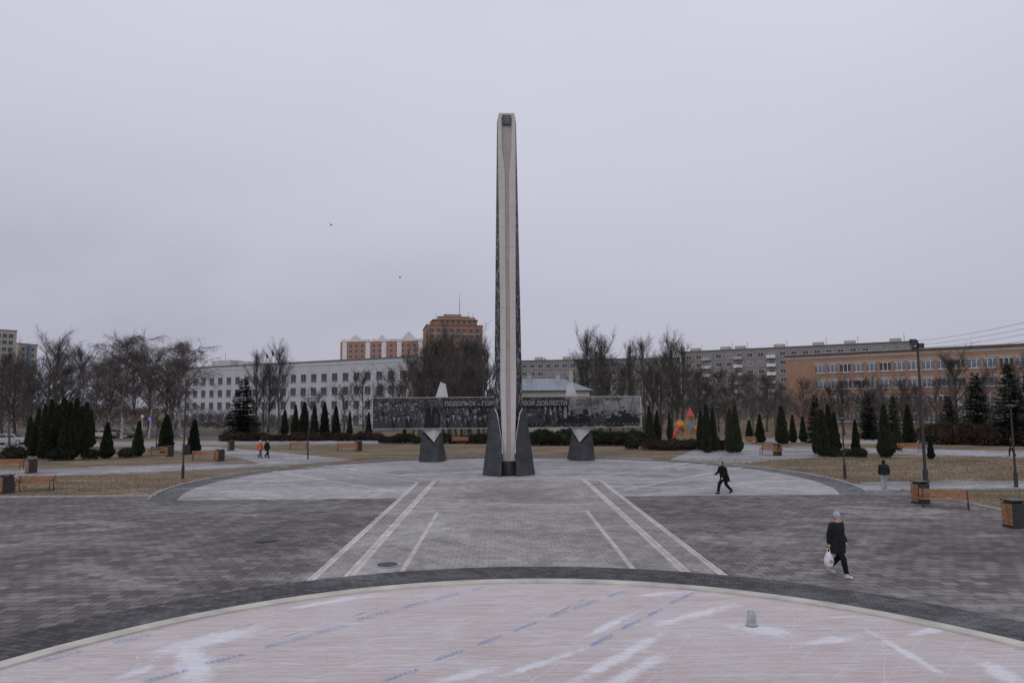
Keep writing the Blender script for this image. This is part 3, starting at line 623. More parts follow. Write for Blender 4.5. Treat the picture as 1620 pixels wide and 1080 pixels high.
b=MB(); b.add([(-.6,-.6,zE_),(L+.6,-.6,zE_),(L+.6,10.6,zE_),(-.6,10.6,zE_),(4.5,5,zR_+.7),(L-4.0,5,zR_+.7)],[(0,1,5,4),(1,2,5),(2,3,4,5),(3,0,4),(3,2,1,0)]); ro=b.build('roof',m_blueg,t)
for k in range(24):
    x=-.4+(L+.8)*k/23; 
    if 4.5<x<L-4: b=MB(); b.tube([(x,-.55,zE_+.05),(x,5,zR_+.73)],.03,3); b.build('roof_seam',m_blueg,ro)
for (px_,h_) in((884,1.3),(905,2.0),(838,1.2)):
    c=At(px_,600,118); b=MB(); b.box((c.x-hA.x,4,zR_+h_/2-.1),(.7,.7,h_+.6)); b.box((c.x-hA.x,4,zR_+h_+.25),(.95,.95,.15)); b.build('chimney',m_cream,ro)
for k in range(6):
    o=MB(); o.box((0,-.03,0),(1.3,.1,1.5)); o.box((0,-.07,0),(1.1,.06,1.3),1); q=o.build('window',[m_frame,m_glass],t); q.location=(2+k*(L-4)/5,0,zE_-1.6)
# ------------------------------------------------------------ vegetation prototypes
def rvec(rg): 
    a=rg.uniform(0,2*PI); z=rg.uniform(-1,1); r=math.sqrt(1-z*z); return Vector((r*math.cos(a),r*math.sin(a),z))
def bare(seed,h,spread,elev,droop,nl,nb,nt_,t0=.22,tr=.015,twl=.9,twr=.013):
    rg=random.Random(seed); tk=MB(); cr=MB()
    pts=[];n=9;off=Vector((0,0,0))
    for i in range(n+1):
        t=i/n; off=off+Vector((rg.uniform(-1,1),rg.uniform(-1,1),0))*h*.012; pts.append(Vector((off.x,off.y,h*.84*t)))
    tk.tube(pts,[h*tr*(1.25 if i==0 else 1)*(1-.93*i/n)+.012 for i in range(n+1)],7)
    def tp(t): f=t*n; i=min(n-1,int(f)); return pts[i].lerp(pts[i+1],f-i)
    for l in range(nl):
        t=t0+(1-t0)*((l+rg.random())/nl)**.9; p=tp(min(.99,t)); az=rg.uniform(0,2*PI)
        prof=math.sin(PI*min(1,max(.0,(t-t0)/(1-t0)*.8+.2)))**.6
        Ln=h*spread*(.28+.75*prof)*rg.uniform(.55,1.4)
        el=R(elev+rg.uniform(-18,18)+28*t); d=Vector((math.cos(az)*math.cos(el),math.sin(az)*math.cos(el),math.sin(el)))
        lp=[p]; dd=d.copy()
        for k in range(6):
            dd=(dd+Vector((rg.uniform(-.24,.24),rg.uniform(-.24,.24),.10-droop*.12*k))).normalized(); lp.append(lp[-1]+dd*Ln/6)
        r0=h*tr*.45*(1-t*.6)
        cr.tube(lp,[r0*(1-.85*i/6)+.012 for i in range(7)],4,0,False)
        for j in range(nb):
            f=(.15+.85*(j+rg.random())/nb)*6; i=min(5,int(f)); bp=lp[i].lerp(lp[i+1],f-i)
            bd=((lp[i+1]-lp[i]).normalized()+rvec(rg)*.85+Vector((0,0,.25-droop*.3))).normalized(); bl=Ln*rg.uniform(.25,.5)
            q=[bp]; 
            for k in range(3):
                bd=(bd+rvec(rg)*.2+Vector((0,0,.08-droop*.3))).normalized(); q.append(q[-1]+bd*bl/3)
            cr.tube(q,[.026,.020,.015,.007],3,0,False)
            for m in range(nt_):
                f2=rg.random()*3; i2=min(2,int(f2)); sp_=q[i2].lerp(q[i2+1],f2-i2)
                td=((q[i2+1]-q[i2]).normalized()*.9+rvec(rg)*.65+Vector((0,0,.22-droop*1.1))).normalized()*twl*rg.uniform(.4,1.15)
                cr.spike(sp_,td,twr)
                e=sp_+td*.45; cr.spike(e,(td.normalized()+rvec(rg)*.6+Vector((0,0,.1-droop*.6))).normalized()*twl*.55,twr*.8)
    return tk,cr
def mktree(name,label,cat,mbs,mats,names=('trunk','crown')):
    t=empty(name,(0,0,-500),0,label,cat)
    for mb,m,nn in zip(mbs,mats,names): mb.build(nn,m,t)
    return t
protos={}
specs={'A':(1,16,.38,28,0,26,8,9),'B':(2,15,.34,36,0,26,8,9),'C':(5,15,.31,42,.75,26,9,13),'D':(9,17,.29,44,0,26,8,9),'E':(12,9,.40,32,.1,16,8,10),'G':(31,16,.36,30,0,26,8,10),'H':(47,16,.30,40,.1,28,8,9)}
for k,s in specs.items():
    tk,cr=bare(*s,twl=1.25 if k!='E' else .65,twr=.0145 if k!='E' else .011)
    bi=k=='C'; protos[k]=(mktree('bare_tree','x','tree',(tk,cr),(m_birchb if bi else m_bark,m_twigb if bi else m_twig)),s[1])
def cone_tree(seed,h,r,n,size,pw=.8,nm=3):
    rg=random.Random(seed); fo_=MB(); 
    rings=[(0,0,.12+h*.93*i/8,r*.66*((1-i/8)**pw)*(1 if i>0 else .6)+.02,r*.66*((1-i/8)**pw)*(1 if i>0 else .6)+.02) for i in range(9)]
    fo_.loft(rings,9,0)
    for i in range(n):
        t=rg.random()**1.25; z=.1+t*h*.95
        a=rg.uniform(0,2*PI); lob=1+.32*noise.noise(Vector((math.cos(a)*1.6,math.sin(a)*1.6,z*2.2+seed)))+.16*noise.noise(Vector((math.cos(a)*5,math.sin(a)*5,z*6)))
        rr_=r*((1-t)**pw)*min(1,.55+t*5)*lob*rg.uniform(.80,1.1)+.015
        p=Vector((math.cos(a)*rr_,math.sin(a)*rr_,z)); out=Vector((math.cos(a)*.55,math.sin(a)*.55,.9)).normalized()
        u=(out+rvec(rg)*.4).normalized(); w=u.cross(rvec(rg)).normalized(); s=size*rg.uniform(.6,1.4)
        mi=rg.choices(range(nm),[5,4,1][:nm])[0]
        fo_.add([p-u*s*.5-w*s*.22,p+w*s*.4,p+u*s,p-w*s*.4],[(0,1,2,3)],mi)
    tk=MB(); tk.tube([(0,0,0),(0,0,h*.35)],[.05,.03],6)
    return tk,fo_
th=[]
for k in range(3):
    tk,f_=cone_tree(20+k,3.3,.46+.06*k,4600,.12,[.75,.62,.9][k]); th.append(mktree('columnar_thuja','x','tree',(tk,f_),(m_bark,m_th)))
def spruce(seed,h,r):
    rg=random.Random(seed); cr=MB(); tk=MB(); tk.tube([(0,0,0),(0,0,h*.97)],[.16,.01],7)
    z=.5
    while z<h*.99:
        t=z/h; rad=r*(1-t)**.85+.08; nb=int(7+6*(1-t))
        for k in range(nb):
            a=rg.uniform(0,2*PI); L_=rad*rg.uniform(.75,1.12); d=Vector((math.cos(a),math.sin(a),-.12+.5*t)); 
            steps=max(3,int(L_/.16))
            for j in range(steps):
                f=j/steps; p=Vector((0,0,z))+d*L_*f+Vector((0,0,-.25*math.sin(f*2)*L_*.4))
                side=Vector((-d.y,d.x,0)); wdt=.42*(1-f*.6)*rg.uniform(.7,1.2)*min(1,L_)
                for s in(-1,1):
                    e=p+side*s*wdt+d*.22+Vector((0,0,rg.uniform(-.22,.0)))
                    e2_=p+side*s*wdt*.4+d*.36+Vector((0,0,rg.uniform(-.12,.06)))
                    cr.add([p,e,e2_],[(0,1,2)],rg.choice([0,0,1]))
        z+=rg.uniform(.16,.26)
    return tk,cr
spr=[]
for k,(h,r) in enumerate(((8.5,2.3),(8.0,2.8))):
    spr.append((mktree('spruce_tree','x','tree',spruce(40+k,h,r),(m_bark,m_sp)),h))
def shrubm(seed,rx,rz,n,size):
    rg=random.Random(seed); mb=MB(); mb.ell((0,0,rz*.85),(rx*.7,rx*.7,rz*.72),1,10,6)
    for i in range(n):
        v=rvec(rg); 
        if v.z<-.75: continue
        l=1+.42*noise.noise(v*2.2+Vector((seed,0,0))); k_=rg.uniform(.8,1.08); p=Vector((v.x*rx*l*k_,v.y*rx*l*k_,max(.03,rz*.9+v.z*rz*l*k_)))
        u=(v+rvec(rg)*.8).normalized(); w=u.cross(rvec(rg)).normalized(); s=size*rg.uniform(.6,1.3)
        mb.add([p-u*s*.4,p+w*s*.35,p+u*s*.8,p-w*s*.35],[(0,1,2,3)],rg.choice([0,1]))
    for i in range(120):
        v=rvec(rg); v.z=abs(v.z); mb.spike((v.x*rx*.6,v.y*rx*.6,rz*.9+v.z*rz*.6),v*rx*.7,.008,1)
    return mb
def mkshrub(name,mb,mats):
    o=mb.build(name,mats); o.location=(0,0,-500); tag(o,'x','shrub'); return o
shr=[mkshrub('round_shrub',shrubm(60+k,.62,.42,1700,.085),[m_hb[1],m_th[1]]) for k in range(2)]
hed=[mkshrub('maroon_shrub',shrubm(70+k,.95,.55,2200,.10),m_hb) for k in range(2)]
def place_tree(k,px,ytop,Y,group,label,wid=1):
    if k=='A' and random.random()<.5: k='G'
    if k in 'BD' and random.random()<.35: k='H'
    root,h=protos[k]; A=At(px,640,Y); z=At(px,ytop,Y).z; s=z/h; wid=wid*random.uniform(.85,1.2)
    return dup(root,(A.x,Y,0),random.uniform(0,6.28),(s*wid,s*wid,s),label,group)
lefts=[('A',8,556,112),('E',48,585,100),('B',92,534,118),('A',122,546,125),('B',-30,565,105),('C',168,552,122),('C',196,516,112),('A',238,552,118),('C',290,528,116),('B',262,566,130),('E',60,600,96),('A',28,568,120),('B',-70,560,110),('A',75,562,128),('C',215,545,124),('B',150,572,130),('A',105,575,110),('E',150,600,96),('C',272,556,122),('E',18,600,92),('B',45,575,126),('C',180,570,116),('C',236,566,112)]
for i,(k,px,yt,Y) in enumerate(lefts):
    place_tree(k,px,yt,Y,'bare birches at the left edge' if k=='C' else 'bare trees at the left edge of the park','drooping bare birch in the left hand belt of trees' if k=='C' else 'bare spreading tree in the belt at the left edge of the park',1.1)
for (k,px,yt,Y) in (('D',405,556,128),('B',443,546,126),('D',425,572,134),('A',418,580,128)): place_tree(k,px,yt,Y,'bare trees in front of the pale long building','dark bare tree standing in front of the pale long building',.85)
for (k,px,yt,Y) in (('E',575,592,150),('E',622,590,140),('A',600,604,150),('E',545,612,140),('E',500,618,135),('E',640,585,130)): place_tree(k,px,yt,Y,'small bare trees before the pale building','small pale bare tree before the right end of the pale building')
for (k,px,yt,Y) in (('B',655,560,112),('D',672,546,118),('B',688,532,110),('A',700,542,120),('D',712,524,116),('B',730,532,108),('D',742,544,122),('B',758,532,114),('A',772,548,110),('D',722,558,104),('B',665,580,104),('A',745,568,102),('B',695,573,100),('B',715,598,98),('A',660,605,98),('D',680,560,106),('D',735,580,100),('B',765,575,104)): place_tree(k,px,yt,Y,'dense bare trees behind the panel left of the stele','tall dark bare tree in the dense clump behind the panel left of the stele',.95)
for (k,px,yt,Y) in (('B',932,526,128),('D',950,532,124),('A',965,562,130),('D',1000,542,134),('D',1018,536,132),('A',1045,560,130),('B',1062,532,126),('D',1080,544,124),('A',1040,584,118),('D',985,575,120),('D',922,562,126),('A',950,590,116),('E',900,604,122),('B',1070,576,114),('A',1000,600,112),('B',1030,570,120)): place_tree(k,px,yt,Y,'tall bare trees behind the right half of the panel','tall bare tree behind the right half of the panel',.95)
for (k,px,yt,Y) in (('A',1110,580,118),('B',1135,584,122),('A',1165,584,126),('C',1180,582,124),('A',1210,592,120),('B',1235,604,116),('A',1270,600,116),('A',1095,598,108),('A',1145,608,108),('A',1190,610,106),('A',1225,616,104),('B',1120,600,112)): place_tree(k,px,yt,Y,'bare trees between the playground and the brick building','mid height bare tree between the playground and the brick building',1.15)
for (k,px,yt,Y) in (('A',1335,600,104),('B',1365,596,100),('A',1400,606,96),('B',1430,598,100),('A',1480,598,98),('B',1515,560,104),('A',1560,590,98),('B',1600,570,94),('A',1650,560,90),('A',1310,610,108),('B',1455,606,104),('A',1440,620,90),('A',1385,614,92),('A',1535,602,94)): place_tree(k,px,yt,Y,'bare trees in front of the brick building','dark bare tree in front of the brick building at right',1.2)
b=MB(); rg=random.Random(5)
for i in range(34000):
    px=rg.uniform(-60,1680)
    if 470<px<600 and rg.random()<.75: continue
    Y=rg.uniform(130,158); A=At(px,640,Y); hh=(2.6+2.2*noise.noise(Vector((A.x*.06,3,0)))+1.2*noise.noise(Vector((A.x*.3,0,0)))+ (2.6 if px<250 or px>1050 else 0))*rg.random()**.6
    if hh<.1: continue
    b.spike((A.x,Y,max(0,hh)),rvec(rg)*1.2+Vector((0,0,.6)),.04)
tag(b.build('distant_thicket',m_twig),'low tangle of leafless bushes far behind the lawns','bushes',kind='stuff')
for (i,px,yt,Y,wd,lab) in ((0,385,598,108,1.25,'tall dark spruce left of the bare trees before the pale building'),(1,1290,624,86,.8,'dark spruce left of the brick building windows'),(0,1545,588,88,1.0,'tall dark spruce at right before the brick building'),(1,1598,574,78,.85,'tall dark spruce nearest the right edge'),(0,1372,618,92,.95,'dark spruce beneath the middle of the brick building'),(1,1500,626,84,.9,'low dark spruce between the tall lamp post and the taller spruces'),(0,1640,560,82,1.0,'dark spruce cut by the right edge'),(0,1412,624,90,.8,'slim dark spruce beside the columnar thuja at right')):
    root,h=spr[i]; A=At(px,640,Y); z=At(px,yt,Y).z; s=z/h; dup(root,(A.x,Y,0),random.uniform(0,6),(s*wd,s*wd,s),lab)
def placeT(px,yt,yb,group,label,wd=1,k=None):
    q=P(px,yb); z=At(px,yt,q.y).z; s=z/3.3; w=s*wd*random.uniform(.9,1.1)
    return dup(th[random.randrange(3) if k is None else k],(q.x,q.y,0),random.uniform(0,6),(w,w,s),label,group)
for (px,yt,yb) in ((46,658,708),(58,645,712),(68,640,716),(78,632,722),(88,640,724),(97,628,722),(107,636,728),(117,630,722),(126,642,718),(134,636,712),(141,648,708),(70,660,726),(52,668,722),(112,650,718)):
    placeT(px,yt,yb,'dense thuja clump at the left','dark columnar thuja in the dense clump at the left',.82)
for (px,yt,yb,lab) in ((168,668,725,'cone shaped thuja standing alone just right of the dense dark clump'),(218,666,722,'cone shaped thuja between the lone one by the clump and the left lamp post bench'),(262,656,716,'cone shaped thuja just left of the left lamp post'),(306,664,718,'cone shaped thuja just right of the left lamp post')): placeT(px,yt,yb,None,lab,1.15)
for (px,yt,yb) in ((467,640,690),(481,636,692),(497,640,690),(513,638,690),(531,642,691),(450,648,688),(553,650,690),(583,652,690)): placeT(px,yt,yb,'thuja row before the pale building','slender thuja in the row before the pale building',.85)
for (px,yt,yb) in ((640,668,694),(1028,642,698),(1040,650,697),(1060,652,697)): placeT(px,yt,yb,'thujas near the panel ends','slender dark thuja near an end of the photo panel',.8)
for (px,yt,yb) in ((1110,650,712),(1119,640,716),(1129,644,714),(1156,646,716),(1165,640,716)): placeT(px,yt,yb,'thujas right of the playground','tall dark thuja in the pairs right of the playground',.75)
for (px,yt,yb) in ((1203,655,700),(1238,642,702),(1255,656,700),(1271,658,699),(1186,664,698)): placeT(px,yt,yb,'small thujas along the right path','small thuja along the path left of the right hand clump',1)
for (px,yt,yb) in ((1293,655,718),(1303,648,722),(1313,640,720),(1322,652,716)): placeT(px,yt,yb,'thuja clump right of the path','dark thuja in the tight clump left of the short lamp post',.8)
for (px,yt,yb,lab) in ((1355,664,720,'thuja between the short lamp post and the tall conical one'),(1402,640,724,'tall conical thuja left of the tall lamp post'),(1439,640,706,'tall slender thuja just left of the tall lamp post'),(1473,690,726,'stubby thuja at the foot of the tall lamp post'),(1420,662,712,'small thuja between two taller ones left of the tall lamp post')): placeT(px,yt,yb,None,lab,.95)
for (px,yb,s,lab) in ((143,726,1.5,'rounded shrub between the dense clump and the lone thuja'),(200,724,1.5,'rounded shrub between two lone thujas at left'),(88,728,1.6,'rounded shrub in front of the dense thuja clump'),(22,730,2.2,'broad shrub at the left edge beside the dense clump'),(1360,723,1.3,'rounded shrub beside the thuja right of the short lamp post'),(1340,722,1.1,'rounded shrub at the foot of the short lamp post'),(1000,710,1.6,'rounded shrub right of the right pylon'),(1322,722,1.1,'low shrub by the tight thuja clump')):
    q=P(px,yb); dup(shr[random.randrange(2)],(q.x,q.y,0),random.uniform(0,6),s*.8,lab)
for (px,yb,s) in [(x,711+random.uniform(-1,1),1.4) for x in (1030,1043,1056,1070,1084,1096,1138,1150)]:
    q=P(px,yb); dup(hed[random.randrange(2)],(q.x,q.y,0),random.uniform(0,6),s*.75,'reddish brown shrub in the row right of the panel','shrubs in the row right of the panel')
for px in range(362,604,13):
    q=P(px,697.5-(px-362)*.004); dup(hed[random.randrange(2)],(q.x,q.y+random.uniform(-1,1),0),random.uniform(0,6),random.uniform(.9,1.25),'reddish brown shrub in the low row at left of the panel','shrub row left of the panel')
for px in range(846,1034,12):
    q=P(px,704); dup(shr[random.randrange(2)],(q.x,q.y+random.uniform(-1,1),0),random.uniform(0,6),random.uniform(1.6,2.5),'dark evergreen shrub under the right half of the panel','dark shrub row under the right half of the panel')
for px in range(606,782,14):
    q=P(px,701); dup(shr[random.randrange(2)],(q.x,q.y+random.uniform(-1,1),0),random.uniform(0,6),random.uniform(1.0,1.7),'dark evergreen shrub under the left half of the panel','dark shrub row under the left half of the panel')
for px in range(1476,1700,13):
    q=P(px,702+(px-1476)*.018); dup(hed[random.randrange(2)],(q.x,q.y+random.uniform(-1,1),0),random.uniform(0,6),(1.7,1.7,random.uniform(1.9,2.4)),'maroon hedge shrub in the tall row at the right edge','maroon hedge row at the right edge')
for p_ in [x[0] for x in list(protos.values())+spr]+th: 
    for c in list(p_.children): bpy.data.objects.remove(c)
    bpy.data.objects.remove(p_)
for p_ in shr+hed: bpy.data.objects.remove(p_)
b=MB(); rg=random.Random(8); n=0
while n<22000:
    x=rg.uniform(-48,52); y=rg.uniform(26,62)
    r=math.hypot(x,y-CY)
    ok=(r>21.3 and ((y>39.6 and x<-14 and y<50+(-x-20)*.12) or (x>XR+.3 and y<39) or (x>14 and y>42.6)))
    if not ok: n+=.2; continue
    n+=1
    b.spike((x,y,0),(rg.uniform(-.07,.07),rg.uniform(-.07,.07),rg.uniform(.05,.14)),.022,rg.choice([0,0,1,1]))
tag(b.build('grass',[M('straw grass',(.34,.262,.178),(.21,.155,.10),2,.95),M('brown grass',(.12,.088,.055),None,2,.95)]),None,None,kind='stuff')
# ------------------------------------------------------------ benches, bins, lamps
bp=empty('park_bench',(0,0,-400),0,'x','bench','park benches')
b=MB()
for k in range(6): b.box((0,-.24+k*.09,.45),(2.2,.07,.04))
b.build('seat',m_wood,bp)
b=MB()
for k in range(4): b.box((0,.27+k*.028,.55+k*.1),(2.2,.035,.08))
b.build('backrest',m_wood,bp)
for s in(-1,1):
    b=MB(); b.tube([(s*.95,-.26,0),(s*.95,-.24,.42),(s*.95,.22,.42),(s*.95,.36,.92)],.03,4); b.tube([(s*.95,.26,0),(s*.95,.22,.42)],.03,4); b.tube([(s*.95,-.24,.42),(s*.95,-.24,.64),(s*.95,.27,.64)],.025,4)
    b.build('leg',m_black,bp)
benches=[(14,744,5,'wooden park bench at the left edge beside the upper bin'),(54,777,8,'wooden park bench on the near left lawn edge beside the black bin'),(252,720,0,'wooden park bench in front of the thujas left of the left lamp post'),(322,728,12,'wooden park bench right of the left lamp post'),(472,711,0,'wooden park bench just left of the second lamp post'),(548,713,10,'wooden park bench right of the second lamp post'),(650,701,0,'small distant bench under the left half of the panel'),(1184,702,0,'distant wooden bench behind the dark walking person'),(1219,720,-50,'wooden bench seen end on beside the middle bin'),(1440,715,-5,'wooden bench between thujas left of the tall lamp post'),(1496,804,-32,'wooden park bench on the near right lawn beside the black bin'),(728,702,0,'distant bench just left of the stele foot')]
for (px,py,a,l) in benches: q=P(px,py); dup(bp,(q.x,q.y,0),R(a),.95 if px==1496 else 1,l,None)
bn=empty('litter_bin',(0,0,-400),0,'x','bin','bins')
b=MB(); b.box((0,0,.45),(.52,.46,.86)); b.box((0,0,.03),(.56,.5,.06)); b.build('bin_body',m_black,bn)
for s in(-1,1):
    b=MB()
    for k in range(5): b.box((s*.272,-.18+k*.09,.47),(.02,.075,.74))
    b.build('wood_side',m_wood,bn)
b=MB(); b.box((0,0,.96),(.58,.52,.05)); b.box((-.2,0,.91),(.05,.3,.08)); b.box((.2,0,.91),(.05,.3,.08)); b.build('lid',m_dgrey,bn)
for (px,py,a,l) in ((9,780,60,'black litter bin at the left edge beside the near bench'),(49,748,60,'litter bin with orange wooden side beside the upper left bench'),(348,729,50,'litter bin right of the bench by the left lamp post'),(365,712,50,'small litter bin on the path behind the left benches'),(567,713,50,'litter bin right of the bench near the two walkers'),(268,722,50,'litter bin beside the left lamp post bench'),(1230,720,30,'litter bin beside the end on bench at right'),(1457,796,5,'black litter bin beside the near right bench'),(1606,834,5,'black litter bin cut by the right edge'),(1168,703,30,'distant litter bin beside the bench behind the playground'),(294,719,55,'litter bin right of the left lamp post')):
    q=P(px,py); dup(bn,(q.x,q.y,0),R(a),(1.15,1.15,1.12),l,None)
for r_ in(bp,bn):
    for c in list(r_.children): bpy.data.objects.remove(c)
    bpy.data.objects.remove(r_)
def lamp(px,yt,yb,label,head='disc',r=.07):
    q=P(px,yb); z=At(px,yt,q.y).z; t=empty('lamp_post',(q.x,q.y,0),0,label,'lamp post')
    b=MB(); b.tube([(0,0,0),(0,0,z)],[r,r*.6],8); b.tube([(0,0,0),(0,0,.9)],r*1.5,8); b.build('pole',m_dgrey,t)
    b=MB()
    if head=='disc': b.loft([(0,0,z-.02,.06,.06),(0,0,z+.05,.26,.26),(0,0,z+.12,.25,.25),(0,0,z+.16,.08,.08)],14)
    elif head=='flood':
        for (dx,zz) in((-.35,z-.1),(.1,z-.35),(-.25,z-.55)): b.box((dx,-.15,zz),(.42,.18,.3),0,R(20))
        b.box((-.1,0,z-.3),(.7,.06,.06))
    else: b.box((.3,0,z),(.8,.22,.08))
    b.build('lamp_head',m_dgrey,t); return t,q,z
lamp(289,622,757,'slender dark lamp post on the left lawn among the thujas','arm')
lamp(487,630,726,'slender dark lamp post at the far left walkway beside the two walkers','arm',.05)
lamp(1465,538,766,'tallest dark lamp post with floodlights at right','flood',.10)
lamp(1337,664,757,'short dark lamp post on the right lawn left of the standing person','disc')
lamp(1608,644,771,'dark lamp post near the right edge','disc')
lamp(247,640,712,'thin lamp post behind the lone thujas at left','disc',.05)
lamp(1138,645,704,'thin dark lamp post between the thujas right of the playground','disc',.05)
cabs=[((1380,541,215),(1720,486,90)),((1390,545,215),(1720,497,92)),((1400,548,215),(1720,508,94)),((1448,549,215),(1720,518,90)),((1300,553,215),(1720,535,92))]
for i,(p,q) in enumerate(cabs):
    A=At(*p);B=At(*q); b=MB(); b.tube([A.lerp(B,k/20)-Vector((0,0,1.6*4*(k/20)*(1-k/20))) for k in range(21)],.03,4)
    tag(b.build('overhead_cable',m_black),'thin sagging overhead cable crossing the sky above the brick building','cable','overhead cables above the brick building')
for i,px in enumerate((419,428)):
    Y=150; A=At(px,640,Y); z=At(px,558-i*4,Y).z; t=empty('flagpole',(A.x,Y,0),0,'flagpole with small dark red flag before the pale long building','flagpole','flagpoles before the pale building')
    b=MB(); b.tube([(0,0,0),(0,0,z)],[.07,.04],6); b.build('pole',m_stonew,t)
    b=MB(); vs=[];n=4
    for k in range(n+1):
        for zz in(0,-1.1+.1*k): vs.append((k*.14,.1*math.sin(k*1.3),z-.1+zz-.1*k))
    b.add(vs,[(2*k,2*k+1,2*k+3,2*k+2) for k in range(n)]); b.build('flag',M('faded red cloth',(.22,.06,.06),None,2,.9),t)
for (px,yt,yb,lab,c) in ((224,655,700,'small round road sign beside the road at left',(.5,.07,.06)),(236,658,700,'small square blue road sign beside the road at left',(.05,.12,.4))):
    q=P(px,yb-6); z=At(px,yt,q.y).z; t=empty('road_sign',(q.x,q.y,0),0,lab,'road sign'); b=MB(); b.tube([(0,0,0),(0,0,z)],.04,6); b.build('post',m_stonew,t)
    b=MB(); 
    if 'round' in lab: b.prismY([(.35*math.cos(2*PI*k/20),z-.35+.35*math.sin(2*PI*k/20)) for k in range(20)],-.08,-.05,0); b.prismY([(.24*math.cos(2*PI*k/20),z-.35+.24*math.sin(2*PI*k/20)) for k in range(20)],-.09,-.082,1)
    else: b.box((0,-.065,z-.35),(.7,.03,.7),0); b.prismY([(-.2,z-.6),(.2,z-.6),(0,z-.15)],-.09,-.083,1)
    b.build('sign_plate',[M('sign colour '+lab[:12],c,None,2,.5),m_white],t)
# playground
m_red=M('red plastic',(.45,.05,.035),None,2,.5); m_yel=M('yellow plastic',(.50,.30,.06),None,2,.5); m_or=M('orange plastic',(.55,.19,.04),None,2,.5)
q=At(1091,640,92); t=empty('play_tower',(q.x,92,0),0,'red and yellow play tower with small pointed red roof right of the panel','play tower')
for (x,y) in((-.4,-.4),(.4,-.4),(-.4,.4),(.4,.4)):
    b=MB(); b.tube([(x,y,0),(x,y,3.3)],.06,6); b.build('post',m_yel,t)
b=MB(); b.box((0,0,1.7),(1.0,1.0,.15)); b.box((0,-.45,2.1),(.9,.06,.7)); b.build('platform',m_bl,t)
b=MB(); b.add([(-.5,-.5,3.3),(.5,-.5,3.3),(.5,.5,3.3),(-.5,.5,3.3),(0,0,4.6)],[(0,1,4),(1,2,4),(2,3,4),(3,0,4),(3,2,1,0)]); b.build('roof',m_red,t)
b=MB(); b.tube([(.4,-.4,1.9),(.7,-.8,1.5),(1.1,-1.2,.8),(1.4,-1.5,.4)],.2,10); b.build('slide',m_or,t,smooth=True)
q=At(1075,640,90); t=empty('play_dome',(q.x,90,0),0,'yellow and orange round climbing dome left of the play tower','play equipment')
b=MB(); b.ell((0,0,2.2),(.62,.62,.55)); b.build('dome',m_or,t,smooth=True)
for k in range(6): a=k*PI/3; b=MB(); b.tube([(.8*math.cos(a),.8*math.sin(a),0),(.72*math.cos(a),.72*math.sin(a),1.9),(.4*math.cos(a),.4*math.sin(a),2.7),(0,0,2.9)],.04,5); b.build('rib',m_yel,t)
b=MB(); b.tube([(-.5,-.5,1.9),(-.9,-.9,1.2),(-1.2,-1.2,.5)],.24,8); b.build('tube_slide',m_red,t,smooth=True)
def car(px,py,rz,label,colr):
    q=P(px,py); t=empty('parked_car',(q.x,q.y,0),rz,label,'car')
    prof=[(-2.1,.3),(2.1,.3),(2.15,.7),(1.95,.9),(1.1,1.0),(.55,1.45),(-.9,1.48),(-1.6,1.05),(-2.1,.95),(-2.15,.6)]
    b=MB(); b.prismY(prof,-.85,.85); o=b.build('body',M('car paint '+label[:8],colr,None,.5,.3),t,fix=True); md=o.modifiers.new('b','BEVEL'); md.width=.09; md.segments=3
    gl=MB()
    for s in(-.856,.856): gl.prismY([(.95,1.02),(.5,1.38),(-.1,1.4),(-.1,1.02)],s-.01,s+.01); gl.prismY([(-.2,1.02),(-.2,1.4),(-.85,1.4),(-1.4,1.05)],s-.01,s+.01)
    gl.build('side_window',m_glass,t)
    gl=MB(); gl.add([(1.10,-.7,1.03),(1.10,.7,1.03),(.60,.62,1.44),(.60,-.62,1.44)],[(0,1,2,3)]); gl.build('windscreen',m_glass,t).location=(.012,0,.012)
    gl=MB(); gl.add([(-1.62,-.7,1.08),(-1.62,.7,1.08),(-.94,.62,1.47),(-.94,-.62,1.47)],[(3,2,1,0)]); gl.build('rear_window',m_glass,t).location=(-.012,0,.012)
    for x in(-1.3,1.3):
        for s in(-1,1):
            w=MB(); w.tube([(x,s*.68,.32),(x,s*.88,.32)],.32,16); wo=w.build('wheel',m_black,t); w=MB(); w.tube([(x,s*.87,.32),(x,s*.895,.32)],.18,10); w.build('rim',m_stonew,wo)
    for s in(-1,1):
        w=MB(); w.box((2.12,s*.6,.72),(.1,.35,.16)); w.build('headlight',m_white,t)
    return t
car(16,703,R(12),'pale silver car at the left edge on the road',(.45,.47,.5))
car(88,696,R(5),'dark car on the road behind the dense thujas',(.05,.05,.06)); car(160,693,R(175),'white car on the road behind the lone thujas',(.6,.6,.62)); car(190,692,R(5),'grey car on the road right of the white one',(.15,.16,.18))
car(1453,672,R(90),'white car parked before the brick building beside the tall lamp post',(.6,.6,.62))
car(335,676,R(0),'dark car parked before the entrance of the pale building',(.04,.04,.05)); car(360,675,R(0),'silver car parked before the pale building next to the dark one',(.35,.36,.38))
for (px,py,lab) in((524,356,'small dark bird flying in the sky at upper left'),(633,439,'small dark bird flying in the sky left of the stele')):
    A=At(px,py,75); b=MB(); b.ell((0,0,0),(.14,.05,.05)); b.add([(.06,0,.02),(-.06,0,.02),(-.05,.3,.09),(.02,.28,.09)],[(0,1,2,3)]); b.add([(.06,0,.02),(-.06,0,.02),(-.05,-.3,.09),(.02,-.28,.09)],[(3,2,1,0)]); b.spike((.14,0,.01),(.08,0,0),.02)
    o=b.build('bird',m_black); o.location=A; tag(o,lab,'bird')
